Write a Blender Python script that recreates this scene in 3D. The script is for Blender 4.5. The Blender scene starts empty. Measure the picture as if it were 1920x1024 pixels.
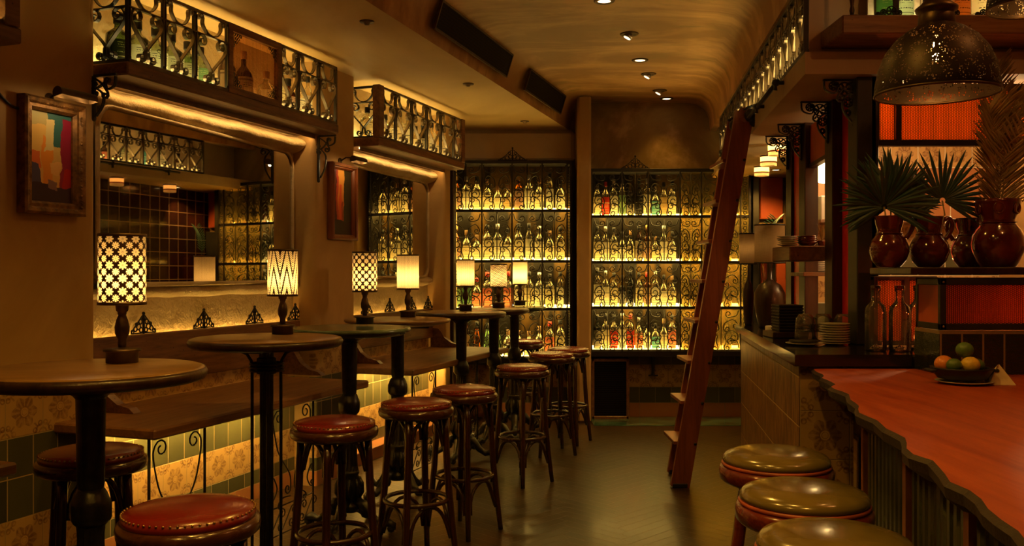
import bpy, math, random
from mathutils import Vector, Matrix
random.seed(7)
PI=math.pi
sin,cos=math.sin,math.cos
SC=bpy.context.scene
COL=SC.collection
FPX=1700.0; EYE=1.42
def at(px,py,Y):            # a point seen at pixel (px,py) at depth Y
    return Vector(((px-960)/FPX*Y, Y, EYE-(py-512)/FPX*Y))
LWR=-math.atan(.35)         # the left wall's direction
def LW(a,Y):                # plane "a" of the left wall -> its frame (v out of the wall, u along it)
    return (.944*a, .33*a+1.0595*Y)

# ---------------------------------------------------------------- geometry
class MB:
    def __init__(s): s.v=[]; s.f=[]; s.sm=[]
    def add(s,vs,fs,sm=False):
        o=len(s.v); s.v+= [tuple(p) for p in vs]; s.f+=[tuple(o+i for i in f) for f in fs]; s.sm+=[sm]*len(fs); return s
    def box(s,x0,x1,y0,y1,z0,z1,b=0):
        if b<=0:
            vs=[(x,y,z) for z in (z0,z1) for x,y in ((x0,y0),(x1,y0),(x1,y1),(x0,y1))]
            return s.add(vs,[(3,2,1,0),(4,5,6,7),(0,1,5,4),(1,2,6,5),(2,3,7,6),(3,0,4,7)])
        b=min(b,(x1-x0)*.49,(y1-y0)*.49,(z1-z0)*.49)
        vs=[];idx={}
        for ax in range(3):
            for sx in (0,1):
                for sy in (0,1):
                    for sz in (0,1):
                        p=[x1-b if sx else x0+b, y1-b if sy else y0+b, z1-b if sz else z0+b]
                        p[ax]=((x0,x1)[sx],(y0,y1)[sy],(z0,z1)[sz])[ax]
                        idx[(ax,sx,sy,sz)]=len(vs); vs.append(tuple(p))
        fs=[]
        for ax in range(3):
            o=[a for a in range(3) if a!=ax]
            for e in (0,1):
                q=[]
                for c in ((0,0),(1,0),(1,1),(0,1)):
                    k=[0,0,0]; k[ax]=e; k[o[0]]=c[0]; k[o[1]]=c[1]; q.append(idx[(ax,*k)])
                fs.append(tuple(q))
        for ax in range(3):
            o=[a for a in range(3) if a!=ax]
            for a in (0,1):
                for c in (0,1):
                    q=[]
                    for fa,e in ((o[0],0),(o[0],1),(o[1],1),(o[1],0)):
                        k=[0,0,0]; k[ax]=e; k[o[0]]=a; k[o[1]]=c; q.append(idx[(fa,*k)])
                    fs.append(tuple(q))
        for sx in (0,1):
            for sy in (0,1):
                for sz in (0,1):
                    fs.append(tuple(idx[(ax,sx,sy,sz)] for ax in range(3)))
        return s.add(vs,fs)
    def prism(s,poly,z0,z1,sm=False):
        n=len(poly); vs=[(x,y,z0) for x,y in poly]+[(x,y,z1) for x,y in poly]
        return s.add(vs,[tuple(range(n))[::-1],tuple(range(n,2*n))]+[(i,(i+1)%n,n+(i+1)%n,n+i) for i in range(n)],sm)
    def extr(s,poly,y0,y1,axis='y',sm=False):   # poly in (x,z) drawn out along y, or (y,z) along x
        n=len(poly)
        g=(lambda a,b,t:(a,t,b)) if axis=='y' else (lambda a,b,t:(t,a,b))
        vs=[g(a,b,y0) for a,b in poly]+[g(a,b,y1) for a,b in poly]
        return s.add(vs,[tuple(range(n))[::-1],tuple(range(n,2*n))]+[(i,(i+1)%n,n+(i+1)%n,n+i) for i in range(n)],sm)
    def tube(s,pts,r,n=6,closed=False,flat=None,caps=True):
        pts=[Vector(p) for p in pts]; m=len(pts); vs=[]; N=None
        for i,p in enumerate(pts):
            a=pts[(i-1)%m] if (closed or i>0) else p; b=pts[(i+1)%m] if (closed or i<m-1) else p
            t=(b-a)
            if t.length<1e-9: t=Vector((0,0,1))
            t.normalize()
            if flat is not None: N=Vector(flat)
            elif N is None:
                N=Vector((0,0,1)) if abs(t.z)<.9 else Vector((1,0,0))
            N=(N-t*N.dot(t))
            if N.length<1e-6: N=t.orthogonal()
            N.normalize(); B=t.cross(N)
            rr=r[i] if isinstance(r,(list,tuple)) and len(r)==m and m!=2 else (r[i] if isinstance(r,list) else r)
            if isinstance(rr,tuple):   # flat bar: (half depth along N, half thickness)
                for sa,sb in ((1,1),(1,-1),(-1,-1),(-1,1)): vs.append(p+N*rr[0]*sa+B*rr[1]*sb)
            else:
                for k in range(n):
                    an=2*PI*k/n; vs.append(p+N*(rr*cos(an))+B*(rr*sin(an)))
        n2=len(vs)//m; fs=[]
        for i in range(m if closed else m-1):
            j=(i+1)%m
            for k in range(n2): fs.append((i*n2+k,i*n2+(k+1)%n2,j*n2+(k+1)%n2,j*n2+k))
        if not closed and caps: fs+= [tuple(range(n2))[::-1],tuple((m-1)*n2+k for k in range(n2))]
        return s.add(vs,fs,n2>4)
    def bar(s,p,q,hw,hd=None,flat=(0,1,0)): return s.tube([p,q],[(hd or hw,hw)]*2,flat=flat)
    def lathe(s,prof,n=24,c=(0,0,0),flute=None,ax='z'):
        vs=[];m=len(prof)
        for i,(r,z) in enumerate(prof):
            for k in range(n):
                a=2*PI*k/n; q=r
                if flute and flute[1]<=z<=flute[2]: q=r*(1-flute[3]*(k%2))
                p=(q*cos(a),q*sin(a),z)
                if ax=='y': p=(p[0],p[2],p[1])
                if ax=='x': p=(p[2],p[0],p[1])
                vs.append((c[0]+p[0],c[1]+p[1],c[2]+p[2]))
        fs=[(i*n+k,i*n+(k+1)%n,(i+1)*n+(k+1)%n,(i+1)*n+k) for i in range(m-1) for k in range(n)]
        s.add(vs,fs,not flute)
        o=len(s.v)-len(vs)
        if prof[0][0]>1e-5: s.f.append(tuple(o+k for k in range(n))[::-1]); s.sm.append(False)
        if prof[-1][0]>1e-5: s.f.append(tuple(o+(m-1)*n+k for k in range(n))); s.sm.append(False)
        return s
    def open_lathe(s,prof,n=32,c=(0,0,0)):
        m=len(prof); vs=[(c[0]+r*cos(2*PI*k/n),c[1]+r*sin(2*PI*k/n),c[2]+z) for r,z in prof for k in range(n)]
        return s.add(vs,[(i*n+k,i*n+(k+1)%n,(i+1)*n+(k+1)%n,(i+1)*n+k) for i in range(m-1) for k in range(n)],True)
    def ball(s,c,r,n=8,sq=1):
        m=max(4,n//2); return s.lathe([(max(1e-6,r*sin(PI*i/m)),-r*sq*cos(PI*i/m)) for i in range(m+1)],n,c)
    def quad(s,*p): return s.add(p,[tuple(range(len(p)))])
    def xf(s,M,start=0):
        for i in range(start,len(s.v)): s.v[i]=tuple(M@Vector(s.v[i]))
        return s
    def build(s,name,mat,parent=None,loc=None,rot=0):
        me=bpy.data.meshes.new(name); me.from_pydata(s.v,[],s.f); me.validate()
        if len(me.polygons)==len(s.sm): me.polygons.foreach_set('use_smooth',s.sm)
        for m in (mat if isinstance(mat,list) else [mat]): me.materials.append(m)
        o=bpy.data.objects.new(name,me); COL.objects.link(o)
        if parent: o.parent=parent
        if loc is not None: o.location=loc
        if rot: o.rotation_euler=(0,0,rot)
        return o
def tag(o,label,cat,group=None):
    o['label']=label; o['category']=cat
    if group: o['group']=group
    return o
def thing(name,label,cat,loc=(0,0,0),rot=0,group=None):
    o=bpy.data.objects.new(name,None); COL.objects.link(o); o.location=loc; o.rotation_euler=(0,0,rot); o.empty_display_size=.1
    return tag(o,label,cat,group)
def struct(o): o['kind']='structure'; return o
def kids(o): return [c for c in bpy.data.objects if c.parent==o]
def copy_tree(o,ch,parent=None):
    c=o.copy(); COL.objects.link(c)
    if parent: c.parent=parent
    for k in ch.get(o.name,[]): copy_tree(k,ch,c)
    return c
def tree_of(o):
    d={}
    def rec(x):
        ks=[c for c in COL.objects if c.parent==x]
        if ks: d[x.name]=ks
        for k in ks: rec(k)
    rec(o); return d
def put(proto,ch,loc,rot,label,group=None,scale=None):
    o=copy_tree(proto,ch); o.location=loc; o.rotation_euler=(0,0,rot); o['label']=label
    if group: o['group']=group
    if scale: o.scale=scale
    return o
def kill(o,ch):
    for k in ch.get(o.name,[]): kill(k,ch)
    bpy.data.objects.remove(o)

# curves for the wrought iron, drawn in 2D
def cat(ctrl,n=5):
    c=[ctrl[0]]+list(ctrl)+[ctrl[-1]]; out=[]
    for i in range(1,len(c)-2):
        for k in range(n):
            t=k/n; a,b,d,e=c[i-1],c[i],c[i+1],c[i+2]
            out.append(tuple(.5*((2*b[j])+(-a[j]+d[j])*t+(2*a[j]-5*b[j]+4*d[j]-e[j])*t*t+(-a[j]+3*b[j]-3*d[j]+e[j])*t**3) for j in range(len(b))))
    out.append(tuple(ctrl[-1])); return out
def curl(p,d,side,r,turns=1.15,end=.3,n=12):
    L=math.hypot(*d) or 1; d=(d[0]/L,d[1]/L); nx,nz=-d[1]*side,d[0]*side
    c=(p[0]+nx*r,p[1]+nz*r); a0=math.atan2(p[1]-c[1],p[0]-c[0]); out=[]
    for i in range(1,n+1):
        t=i/n; rr=r*(1-(1-end)*t); a=a0+side*2*PI*turns*t; out.append((c[0]+rr*cos(a),c[1]+rr*sin(a)))
    return out
def scroll(ctrl,r0=0,s0=1,r1=0,s1=1,turns=1.15,n=12,sub=5):
    m=cat(ctrl,sub); out=list(m)
    if r1: out+=curl(m[-1],(m[-1][0]-m[-2][0],m[-1][1]-m[-2][1]),s1,r1,turns,n=n)
    if r0: out=curl(m[0],(m[0][0]-m[1][0],m[0][1]-m[1][1]),s0,r0,turns,n=n)[::-1]+out
    return out
# ---------------------------------------------------------------- materials
class E:
    nt=None
    def __init__(s,x): s.s=x
    @staticmethod
    def op(o,*a,clamp=False):
        n=E.nt.nodes.new('ShaderNodeMath'); n.operation=o; n.use_clamp=clamp
        for i,v in enumerate(a):
            if isinstance(v,E): E.nt.links.new(v.s,n.inputs[i])
            else: n.inputs[i].default_value=v
        return E(n.outputs[0])
    def __add__(s,o): return E.op('ADD',s,o)
    __radd__=__add__
    def __sub__(s,o): return E.op('SUBTRACT',s,o)
    def __rsub__(s,o): return E.op('SUBTRACT',o,s)
    def __mul__(s,o): return E.op('MULTIPLY',s,o)
    __rmul__=__mul__
    def __truediv__(s,o): return E.op('DIVIDE',s,o)
    def __gt__(s,o): return E.op('GREATER_THAN',s,o)
    def __lt__(s,o): return E.op('LESS_THAN',s,o)
    def mod(s,o): return E.op('FLOORED_MODULO',s,o)
    def floor(s): return E.op('FLOOR',s)
    def frac(s): return s-s.floor()
    def abs(s): return E.op('ABSOLUTE',s)
    def sin(s): return E.op('SINE',s)
    def cos(s): return E.op('COSINE',s)
    def min(s,o): return E.op('MINIMUM',s,o)
    def max(s,o): return E.op('MAXIMUM',s,o)
    def pow(s,o): return E.op('POWER',s,o)
    def sqrt(s): return E.op('SQRT',s)
    def atan2(s,o): return E.op('ARCTAN2',s,o)
    def clamp(s): return E.op('ADD',s,0,clamp=True)
    def ramp(s,a,b):
        n=E.nt.nodes.new('ShaderNodeMapRange'); n.inputs[1].default_value=a; n.inputs[2].default_value=b
        E.nt.links.new(s.s,n.inputs[0]); return E(n.outputs[0])
def mat(name):
    m=bpy.data.materials.new(name); m.use_nodes=True; nt=m.node_tree; nt.nodes.clear(); E.nt=nt
    return m
def new(t,**k):
    n=E.nt.nodes.new(t)
    for a,b in k.items():
        if a.startswith('i_'): 
            key=a[2:].replace('_',' ')
            setin(n,key,b)
        else: setattr(n,a,b)
    return n
def setin(n,key,b):
    s=n.inputs[key]
    if isinstance(b,E): E.nt.links.new(b.s,s)
    elif hasattr(b,'is_output'): E.nt.links.new(b,s)
    else:
        if s.type=='RGBA' and len(b)==3: b=(*b,1)
        s.default_value=b
def coords(kind='Object',scale=(1,1,1)):
    tc=new('ShaderNodeTexCoord'); mp=new('ShaderNodeMapping'); E.nt.links.new(tc.outputs[kind],mp.inputs[0]); mp.inputs[3].default_value=scale
    return mp.outputs[0]
def xyz(vec=None):
    if vec is None: vec=new('ShaderNodeTexCoord').outputs['Object']
    n=new('ShaderNodeSeparateXYZ'); E.nt.links.new(vec,n.inputs[0]); return [E(o) for o in n.outputs]
def noise(vec,scale,detail=3,rough=.55,dist=0):
    n=new('ShaderNodeTexNoise'); E.nt.links.new(vec,n.inputs[0]); n.inputs['Scale'].default_value=scale; n.inputs['Detail'].default_value=detail
    n.inputs['Roughness'].default_value=rough; n.inputs['Distortion'].default_value=dist; return E(n.outputs[0])
def mix(f,a,b):
    n=new('ShaderNodeMix',data_type='RGBA')
    for i,v in ((0,f),(6,a),(7,b)):
        s=n.inputs[i]
        if isinstance(v,E): E.nt.links.new(v.s,s)
        elif hasattr(v,'is_output'): E.nt.links.new(v,s)
        else: s.default_value=(*v,1) if isinstance(v,(tuple,list)) else v
    return n.outputs[2]
def bump(h,strength=.3,dist=.01):
    n=new('ShaderNodeBump'); n.inputs['Strength'].default_value=strength; n.inputs['Distance'].default_value=dist
    E.nt.links.new(h.s,n.inputs['Height']); return n.outputs[0]
def out(sh):
    o=new('ShaderNodeOutputMaterial'); E.nt.links.new(sh,o.inputs[0])
def bsdf(color,rough=.5,metal=0,normal=None,spec=.5,coat=0,emis=None,es=0):
    n=new('ShaderNodeBsdfPrincipled'); setin(n,'Base Color',color); setin(n,'Roughness',rough); setin(n,'Metallic',metal)
    n.inputs['Specular IOR Level'].default_value=spec; n.inputs['Coat Weight'].default_value=coat; n.inputs['Coat Roughness'].default_value=.12
    if normal is not None: E.nt.links.new(normal,n.inputs['Normal'])
    if emis is not None: setin(n,'Emission Color',emis); n.inputs['Emission Strength'].default_value=es
    return n.outputs[0]
def mixsh(f,a,b):
    n=new('ShaderNodeMixShader')
    if isinstance(f,E): E.nt.links.new(f.s,n.inputs[0])
    elif hasattr(f,'is_output'): E.nt.links.new(f,n.inputs[0])
    else: n.inputs[0].default_value=f
    E.nt.links.new(a,n.inputs[1]); E.nt.links.new(b,n.inputs[2]); return n.outputs[0]
def plain(name,c,rough=.5,metal=0,spec=.5,coat=0,var=.25,scale=14,bmp=0):
    m=mat(name); v=coords(); n=noise(v,scale,3)
    col=mix(n.ramp(.35,.7),tuple(x*(1-var) for x in c),tuple(min(1,x*(1+var)) for x in c))
    out(bsdf(col,rough,metal,bump(noise(v,scale*6,3),bmp,.003) if bmp else None,spec,coat)); return m
def glow(name,c,s):
    m=mat(name); n=new('ShaderNodeEmission'); setin(n,'Color',c); n.inputs[1].default_value=s; out(n.outputs[0]); return m
def wood(name,dark,light,axis=1,scale=1.0,rough=.45,coat=.1,knots=False):
    m=mat(name); sc=[9*scale]*3; sc[axis]=.9*scale; v=coords('Object',tuple(sc))
    a=noise(v,2.2,5,.6,1.2); b=noise(v,9,4,.7)
    f=(a*.7+b*.3).ramp(.36,.62); col=mix(f,dark,light)
    if knots:
        w=new('ShaderNodeTexVoronoi'); E.nt.links.new(coords('Object',(5,5,5)),w.inputs[0]); k=E(w.outputs[0]).ramp(.04,.14)
        col=mix(k,tuple(x*.35 for x in dark),col)
    out(bsdf(col,rough,0,bump(b,.25,.004),.5,coat)); return m
def plaster(name,a,b,c=None,scale=1.6,stretch=(1,1,1),bs=.35,bd=.012,rough=.75,spec=.3):
    m=mat(name); v=coords('Object',stretch); n1=noise(v,scale,6,.62,.8); n2=noise(v,scale*4.5,5,.65,.4)
    col=mix(n1.ramp(.42,.6),a,b)
    if c: col=mix(noise(v,scale*.7,4,.6,1.5).ramp(.52,.62)*n2.ramp(.4,.6),col,c)
    out(bsdf(col,rough,0,bump(n2*.6+noise(coords(),scale*16,4)*.25,bs,bd),spec)); return m
def glass(name,tint=(1,1,1),alpha=.75,rough=.05,shine=1.0):
    """thin glass: clear tint with a fresnel gloss, so the light behind it gets through"""
    m=mat(name); t=new('ShaderNodeBsdfTransparent'); setin(t,'Color',tint); g=new('ShaderNodeBsdfGlossy'); g.inputs['Roughness'].default_value=rough; setin(g,'Color',(1,1,1))
    d=new('ShaderNodeBsdfDiffuse'); setin(d,'Color',tuple(x*.8 for x in tint))
    lw=new('ShaderNodeLayerWeight'); lw.inputs[0].default_value=.35
    body=mixsh(1-alpha,t.outputs[0],d.outputs[0])
    out(mixsh(E(lw.outputs[0])*shine+.03,body,g.outputs[0])); return m
def flower(u,v):            # encaustic tile, u,v in 0..1 across one tile -> (motif 0..1)
    x=u-.5; y=v-.5; r=(x*x+y*y).sqrt(); th=y.atan2(x)
    pet=(th*6).cos()*.04+.31
    rays=((th*12).cos()>.35)*(r>.13)
    f1=(r<pet)*(r>.06)*(1-rays*.55)
    ring=(r-.085).abs()<.014
    cx=(u-.5).abs(); cy=(v-.5).abs(); qx=.5-cx; qy=.5-cy; q=(qx*qx+qy*qy).sqrt()
    a1=(((q-.2).abs()<.022)+((q-.1).abs()<.02)).clamp()
    s1=((((qx-.21)*(qx-.21)+(qy-.07)*(qy-.07)).sqrt()-.05).abs()<.016)+((((qx-.07)*(qx-.07)+(qy-.21)*(qy-.21)).sqrt()-.05).abs()<.016)
    leaf=((qx-qy).abs()<.03)*(q>.2)*(q<.33)
    return (f1*.8+a1*.6+s1*.7+leaf*.6).clamp()*(1-ring)
def tiles(name,bands,ua,grout=(.42,.3,.14),gw=.0035,shift=0,rough=.38,va=2):
    """bands: (z0,z1,tile width,kind) ; kinds flower/green/terra/ribbed"""
    m=mat(name); P=xyz(); u=P[ua]+shift; z=P[va]; v0=coords(); n=noise(v0,3.2,4,.6); n2=noise(v0,26,4,.7)
    col=None; gl=None
    for z0,z1,tw,kind in bands:
        t=(z-z0)/(z1-z0); inb=(z>z0)*(z<z1); uu=u/tw; fu=uu.frac()
        edge=((fu-.5).abs()*tw).ramp(tw*.5-gw,tw*.5-gw*.4).max(((t-.5).abs()*(z1-z0)).ramp((z1-z0)*.5-gw,(z1-z0)*.5-gw*.4))
        idn=(uu.floor()*12.9898+z0*37.7).sin()*43758.5; idn=idn.frac()
        if kind=='flower':
            mo=flower(fu,t.clamp())*(n2.ramp(.25,.6))
            c=mix(mo*.95,mix(n,(.46,.28,.09),(.58,.37,.14)),(.13,.04,.012))
        elif kind=='green': c=mix((idn*.5+n*.6).ramp(.2,.9),(.045,.046,.022),(.12,.115,.05))
        elif kind=='terra': c=mix(idn*.5+n*.4,(.36,.14,.05),(.5,.22,.08))
        elif kind=='ribbed':
            w=noise(coords('Object',(60,60,7)),1.0,4,.7); c=mix(w.ramp(.42,.6),(.12,.055,.015),(.46,.25,.07))
        c=mix(edge,c,grout)
        col=c if col is None else mix(inb,col,c); 
        ge=edge*inb; gl=ge if gl is None else gl+ge
    out(bsdf(col,(gl.clamp()*.4)+rough,0,bump(1-gl.clamp()+n2*.12,.5,.003),.5)); return m
EXPO=0.9; SHGLOW=7.5; SPOT=16; PEND=260; KIT=1.6; BARL=4; BULB=.21
# ---------------------------------------------------------------- shared materials
M={}
M['plaster']=plaster('amber_plaster',(.50,.31,.11),(.60,.39,.15),scale=1.1)
M['rough']=plaster('trowelled_plaster',(.56,.42,.2),(.70,.55,.3),scale=2.2,bs=.9,bd=.03)
M['ceil']=plaster('mottled_ceiling',(.36,.175,.045),(.66,.37,.135),(.30,.18,.045),scale=1.3,stretch=(.6,1.5,1),bs=.2,rough=.5,spec=.5)
M['ceil_low']=plaster('ochre_ceiling',(.52,.33,.11),(.66,.45,.17),scale=.7,stretch=(1,.6,1),bs=.15,rough=.55,spec=.4)
M['backpl']=plaster('patched_plaster',(.24,.15,.05),(.36,.24,.08),(.55,.37,.18),scale=1.5,bs=.2)
M['beam']=plaster('pale_plaster',(.55,.42,.27),(.62,.49,.33),scale=2,bs=.15)
M['iron']=plain('wrought_iron',(.016,.012,.008),.45,.2,var=.3)
M['ironw']=plain('worn_iron',(.16,.12,.07),.42,.6,var=.35)
M['cast']=plain('cast_iron',(.026,.024,.019),.30,.5,var=.4,scale=30,bmp=.2)
M['wood']=wood('reclaimed_wood',(.10,.036,.010),(.26,.115,.036),axis=1,knots=True)
M['woodx']=wood('reclaimed_plank',(.14,.06,.02),(.32,.16,.06),axis=0,knots=True)
M['bench']=wood('bench_wood',(.20,.085,.022),(.36,.17,.05),axis=1,rough=.4)
M['top']=wood('table_wood',(.16,.08,.022),(.30,.16,.048),axis=0,rough=.28,coat=.35)
M['dark']=wood('dark_wood',(.018,.008,.004),(.05,.022,.009),axis=2,rough=.35)
M['bent']=wood('bentwood',(.020,.006,.002),(.055,.017,.006),axis=2,rough=.25,coat=.5)
M['ring']=wood('seat_ring_wood',(.035,.010,.004),(.085,.028,.010),axis=0,rough=.22,coat=.6)
M['ladder']=wood('ladder_wood',(.17,.045,.014),(.30,.085,.028),axis=2,rough=.4,coat=.2)
M['slab']=wood('live_edge_wood',(.28,.032,.005),(.44,.080,.012),axis=1,scale=.5,rough=.5,coat=0)
M['bark']=plain('bark_edge',(.020,.008,.004),.6,bmp=.6,scale=20)
M['leather']=plain('red_leather',(.20,.014,.006),.27,0,.7,.4,var=.2,scale=8,bmp=.12)
M['brass']=plain('aged_brass',(.38,.24,.09),.35,.9)
M['bronze']=plain('dark_bronze',(.10,.062,.028),.42,.8,var=.35)
M['green_vinyl']=plain('olive_vinyl',(.20,.145,.035),.20,0,.7,.5,var=.25,scale=5,bmp=.05)
M['piping']=plain('red_piping',(.42,.09,.05),.35)
M['mahog']=wood('mahogany',(.10,.014,.006),(.22,.035,.014),axis=0,rough=.2,coat=.7)
M['white']=plain('white_china',(.62,.58,.5),.25,0,.5,.3,var=.05)
M['black']=plain('matte_black',(.012,.011,.011),.5,var=.2)
M['steel']=plain('patinated_steel',(.07,.068,.052),.42,.7,var=.3,scale=6)
M['post']=plain('dark_olive_paint',(.030,.030,.022),.45,.1,var=.3,scale=6)
M['red']=plain('red_lacquer',(.85,.03,.01),.4,var=.15,scale=3)
M['orange']=plain('orange_panel',(.62,.12,.028),.5,var=.12,scale=4)
M['clay']=plain('glazed_clay',(.13,.014,.005),.10,0,.8,.9,var=.3,scale=9,bmp=.15)
M['palm']=plain('palm_green',(.035,.10,.070),.32,0,.5,.1,var=.4,scale=9)
M['palmdry']=plain('palm_olive',(.34,.26,.08),.4,0,.5,.1,var=.4,scale=12)
M['cream']=plain('cream_paper',(.74,.62,.38),.7)
M['linen']=None
M['mirror']=plain('aged_mirror',(.55,.5,.4),.015,1.0,var=.12,scale=2)
M['marble']=plain('green_marble',(.10,.15,.09),.2,0,.6,.3,var=.6,scale=6)
m=mat('herringbone_floor')
P=xyz(); s45=.7071; W=.075; L=6
gx=(P[0]*s45+P[1]*s45)/W+200; gy=(P[1]*s45-P[0]*s45)/W+200
i=gx.floor(); j=gy.floor(); fx=gx-i; fy=gy-j; k=(i-j).mod(2*L); hor=k<(L-.5)
lx=k+fx; kk=k-L; ly=(L-1)-kk+fy
eh=(lx.min(L-lx)).min(fy.min(1-fy)); ev=(ly.min(L-ly)).min(fx.min(1-fx))
ed=(eh*hor+ev*(1-hor)); gap=1-ed.ramp(.02,.07)
idn=((((i-k)*12.9898+j*78.233)*hor+(i*39.3+(j+kk)*11.13)*(1-hor)).sin()*43758.5).frac()
v=coords(); nn=noise(coords('Object',(3,3,3)),6,5,.7)
col=mix((idn*.6+nn*.5).ramp(.1,1),(.018,.009,.0025),(.055,.029,.008)); col=mix(gap,col,(.085,.05,.02))
out(bsdf(col,nn*.14+.24,0,bump(1-gap+nn*.15,.25,.003),.5,.15)); M['floor']=m
FL=[(0,.10,.21,'terra'),(.10,.19,.157,'green'),(.19,.385,.19,'flower'),(.385,.56,.13,'green'),(.56,.73,.13,'green'),(.73,.93,.19,'flower')]
M['tile_left']=tiles('left_wall_tiles',FL,1)
M['tile_back']=tiles('back_wall_tiles',[(0,.14,.42,'terra'),(.14,.295,.157,'green'),(.295,.515,.22,'flower'),(.515,.68,.157,'green')],0,grout=(.30,.22,.11))
M['tile_flower']=tiles('encaustic_tiles',[(-.01+.21*i_,.20+.21*i_,.212,'flower') for i_ in range(6)],0,shift=-1.233)
M['tile_rib']=tiles('striated_tiles',[(-.09+.213*i_,.123+.213*i_,9,'ribbed') for i_ in range(6)],0,grout=(.60,.42,.18),gw=.004)
M['tile_kitchen']=tiles('kitchen_tiles',[(.9,1.2,.2,'green'),(1.2,1.4,.2,'flower'),(1.4,1.6,.2,'green'),(1.6,1.8,.2,'flower'),(1.8,2.2,.36,'terra'),(2.2,2.4,.2,'flower')],0,grout=(.7,.6,.4),gw=.005)
m=mat('dark_glazed_grid'); P=xyz(); a=(P[0]*2.414+P[1])  # along the wall
g1=(((P[1]/.15).frac()-.5).abs()>.475).max(((P[2]/.15).frac()-.5).abs()>.475)
out(bsdf(mix(g1,(.035,.012,.01),(.45,.36,.24)),.15,0,None,.6,.4)); M['tile_dark']=m

# ---------------------------------------------------------------- the room
vP,vN=-3.228,-3.398
def S(name,mb,m,rot=0,parent=None): 
    o=mb.build(name,m,parent,rot=rot)
    return struct(o) if not parent else o
S('floor',MB().box(-6,4,-1.2,9.6,-.1,0),M['floor'])
S('trim_1',MB().box(.76,2.30,8.42,8.93,0.0005,.004),plain('green_marble_strip',(.10,.20,.13),.12,0,.7,.5,var=.7,scale=5))
def rbox(v0,v1,u0,u1,r=.05):      # plan outline with rounded room-side corners
    pts=[(v0,u0)]; 
    for k in range(7): a=-PI/2+PI/2*k/6; pts.append((v1-r+r*cos(a),u0+r+r*sin(a)))
    for k in range(7): a=PI/2*k/6; pts.append((v1-r+r*cos(a),u1-r+r*sin(a)))
    pts.append((v0,u1)); return pts
S('wall_left',MB().box(-3.9,vN,-1,8.1,0,2.9),M['rough'],LWR)
for nm,(u0,u1) in zip(('wall_left_pillar_near','wall_left_pillar_middle','wall_left_pillar_far'),((-1,3.36),(5.26,5.81),(7.42,7.56))):
    S(nm,MB().prism(rbox(vN-.02,vP,u0,u1,.03 if u1>7.5 else .045),0,2.9,False),M['plaster'],LWR)
S('wall_left_tiles_near',MB().box(vP-.01,vP+.008,-1,3.32,0,.93),M['tile_left'],LWR)
S('wall_left_tiles_middle',MB().prism(rbox(vP-.2,vP+.006,5.26,5.81,.02),0,.93),M['tile_left'],LWR)
S('wall_left_tiles_bench',MB().box(vN-.01,vN+.01,3.36,5.26,0,.9),M['tile_left'],LWR)
S('wall_left_tiles_far',MB().box(vN-.01,vN+.01,5.81,7.42,0,.9),M['tile_left'],LWR)
S('baseboard_left',MB().box(vN,vN+.14,5.83,7.40,0,.10,.006),plain('terracotta_base',(.40,.16,.06),.4,var=.15,scale=3),LWR)
S('trim_2',MB().box(vP-.02,vP+.02,7.565,7.63,0,2.35,.005),M['dark'],LWR)
# plaster mouldings round the two niches: cove above the mirror, sill below
def mould(name,u0,u1,zc,h,d,flip=1):
    pr=[(vN-.01,zc-h)]+[(vN+d*sin(PI*t/8)**.8,zc-h+2*h*t/8) for t in range(1,8)]+[(vN-.01,zc+h)]
    mb=MB(); n=len(pr); N=14; vs=[]
    for k in range(N+1):
        u=u0+(u1-u0)*k/N; w=.004*sin(k*2.3)+.003*sin(k*5.1)
        vs+=[(a+(w if 0<q<n-1 else 0),u,b+w) for q,(a,b) in enumerate(pr)]
    mb.add(vs,[(k*n+q,k*n+(q+1)%n,(k+1)*n+(q+1)%n,(k+1)*n+q) for k in range(N) for q in range(n-1)],True)
    S(name,mb,M['rough'],LWR)
mould('trim_3',3.37,5.25,2.275,.065,.10); mould('trim_4',3.37,5.25,1.325,.04,.05)
mould('trim_5',5.82,7.41,2.275,.065,.10); mould('trim_6',5.82,7.41,1.345,.04,.05)
for k,(u0,u1,z0) in enumerate(((3.375,5.235,1.362),(5.83,7.405,1.385))):
    t=thing('wall_mirror',['aged mirror set in the plaster niche behind the lamp with the zigzag shade','aged mirror with rounded corners in the niche next to the back cabinets'][k],'mirror',(0,0,0),LWR)
    r=.10; po=[]
    for cx,cz,a0 in ((u0+.02+r,z0+r,PI),(u1-r,z0+r,1.5*PI),(u1-r,2.22-r,0),(u0+.02+r,2.22-r,.5*PI)):
        for q in range(6): a=a0+PI/2*q/5; po.append((cx+r*cos(a),cz+r*sin(a)))
    tl_=(.125,.05)[k]; cant=lambda u,v: v+tl_*(u1-u)/(u1-u0)
    g_=MB().extr(po,vN+.001,vN+.008,'x'); g_.v=[(cant(b,a) if a>vN+.004 else a,b,c) for a,b,c in g_.v]; g_.build('glass',M['mirror'],t)
    MB().tube([(cant(a,vN+.012),a,b) for a,b in po],.012,8,closed=True).build('plaster_edge',M['rough'],t)

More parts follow.
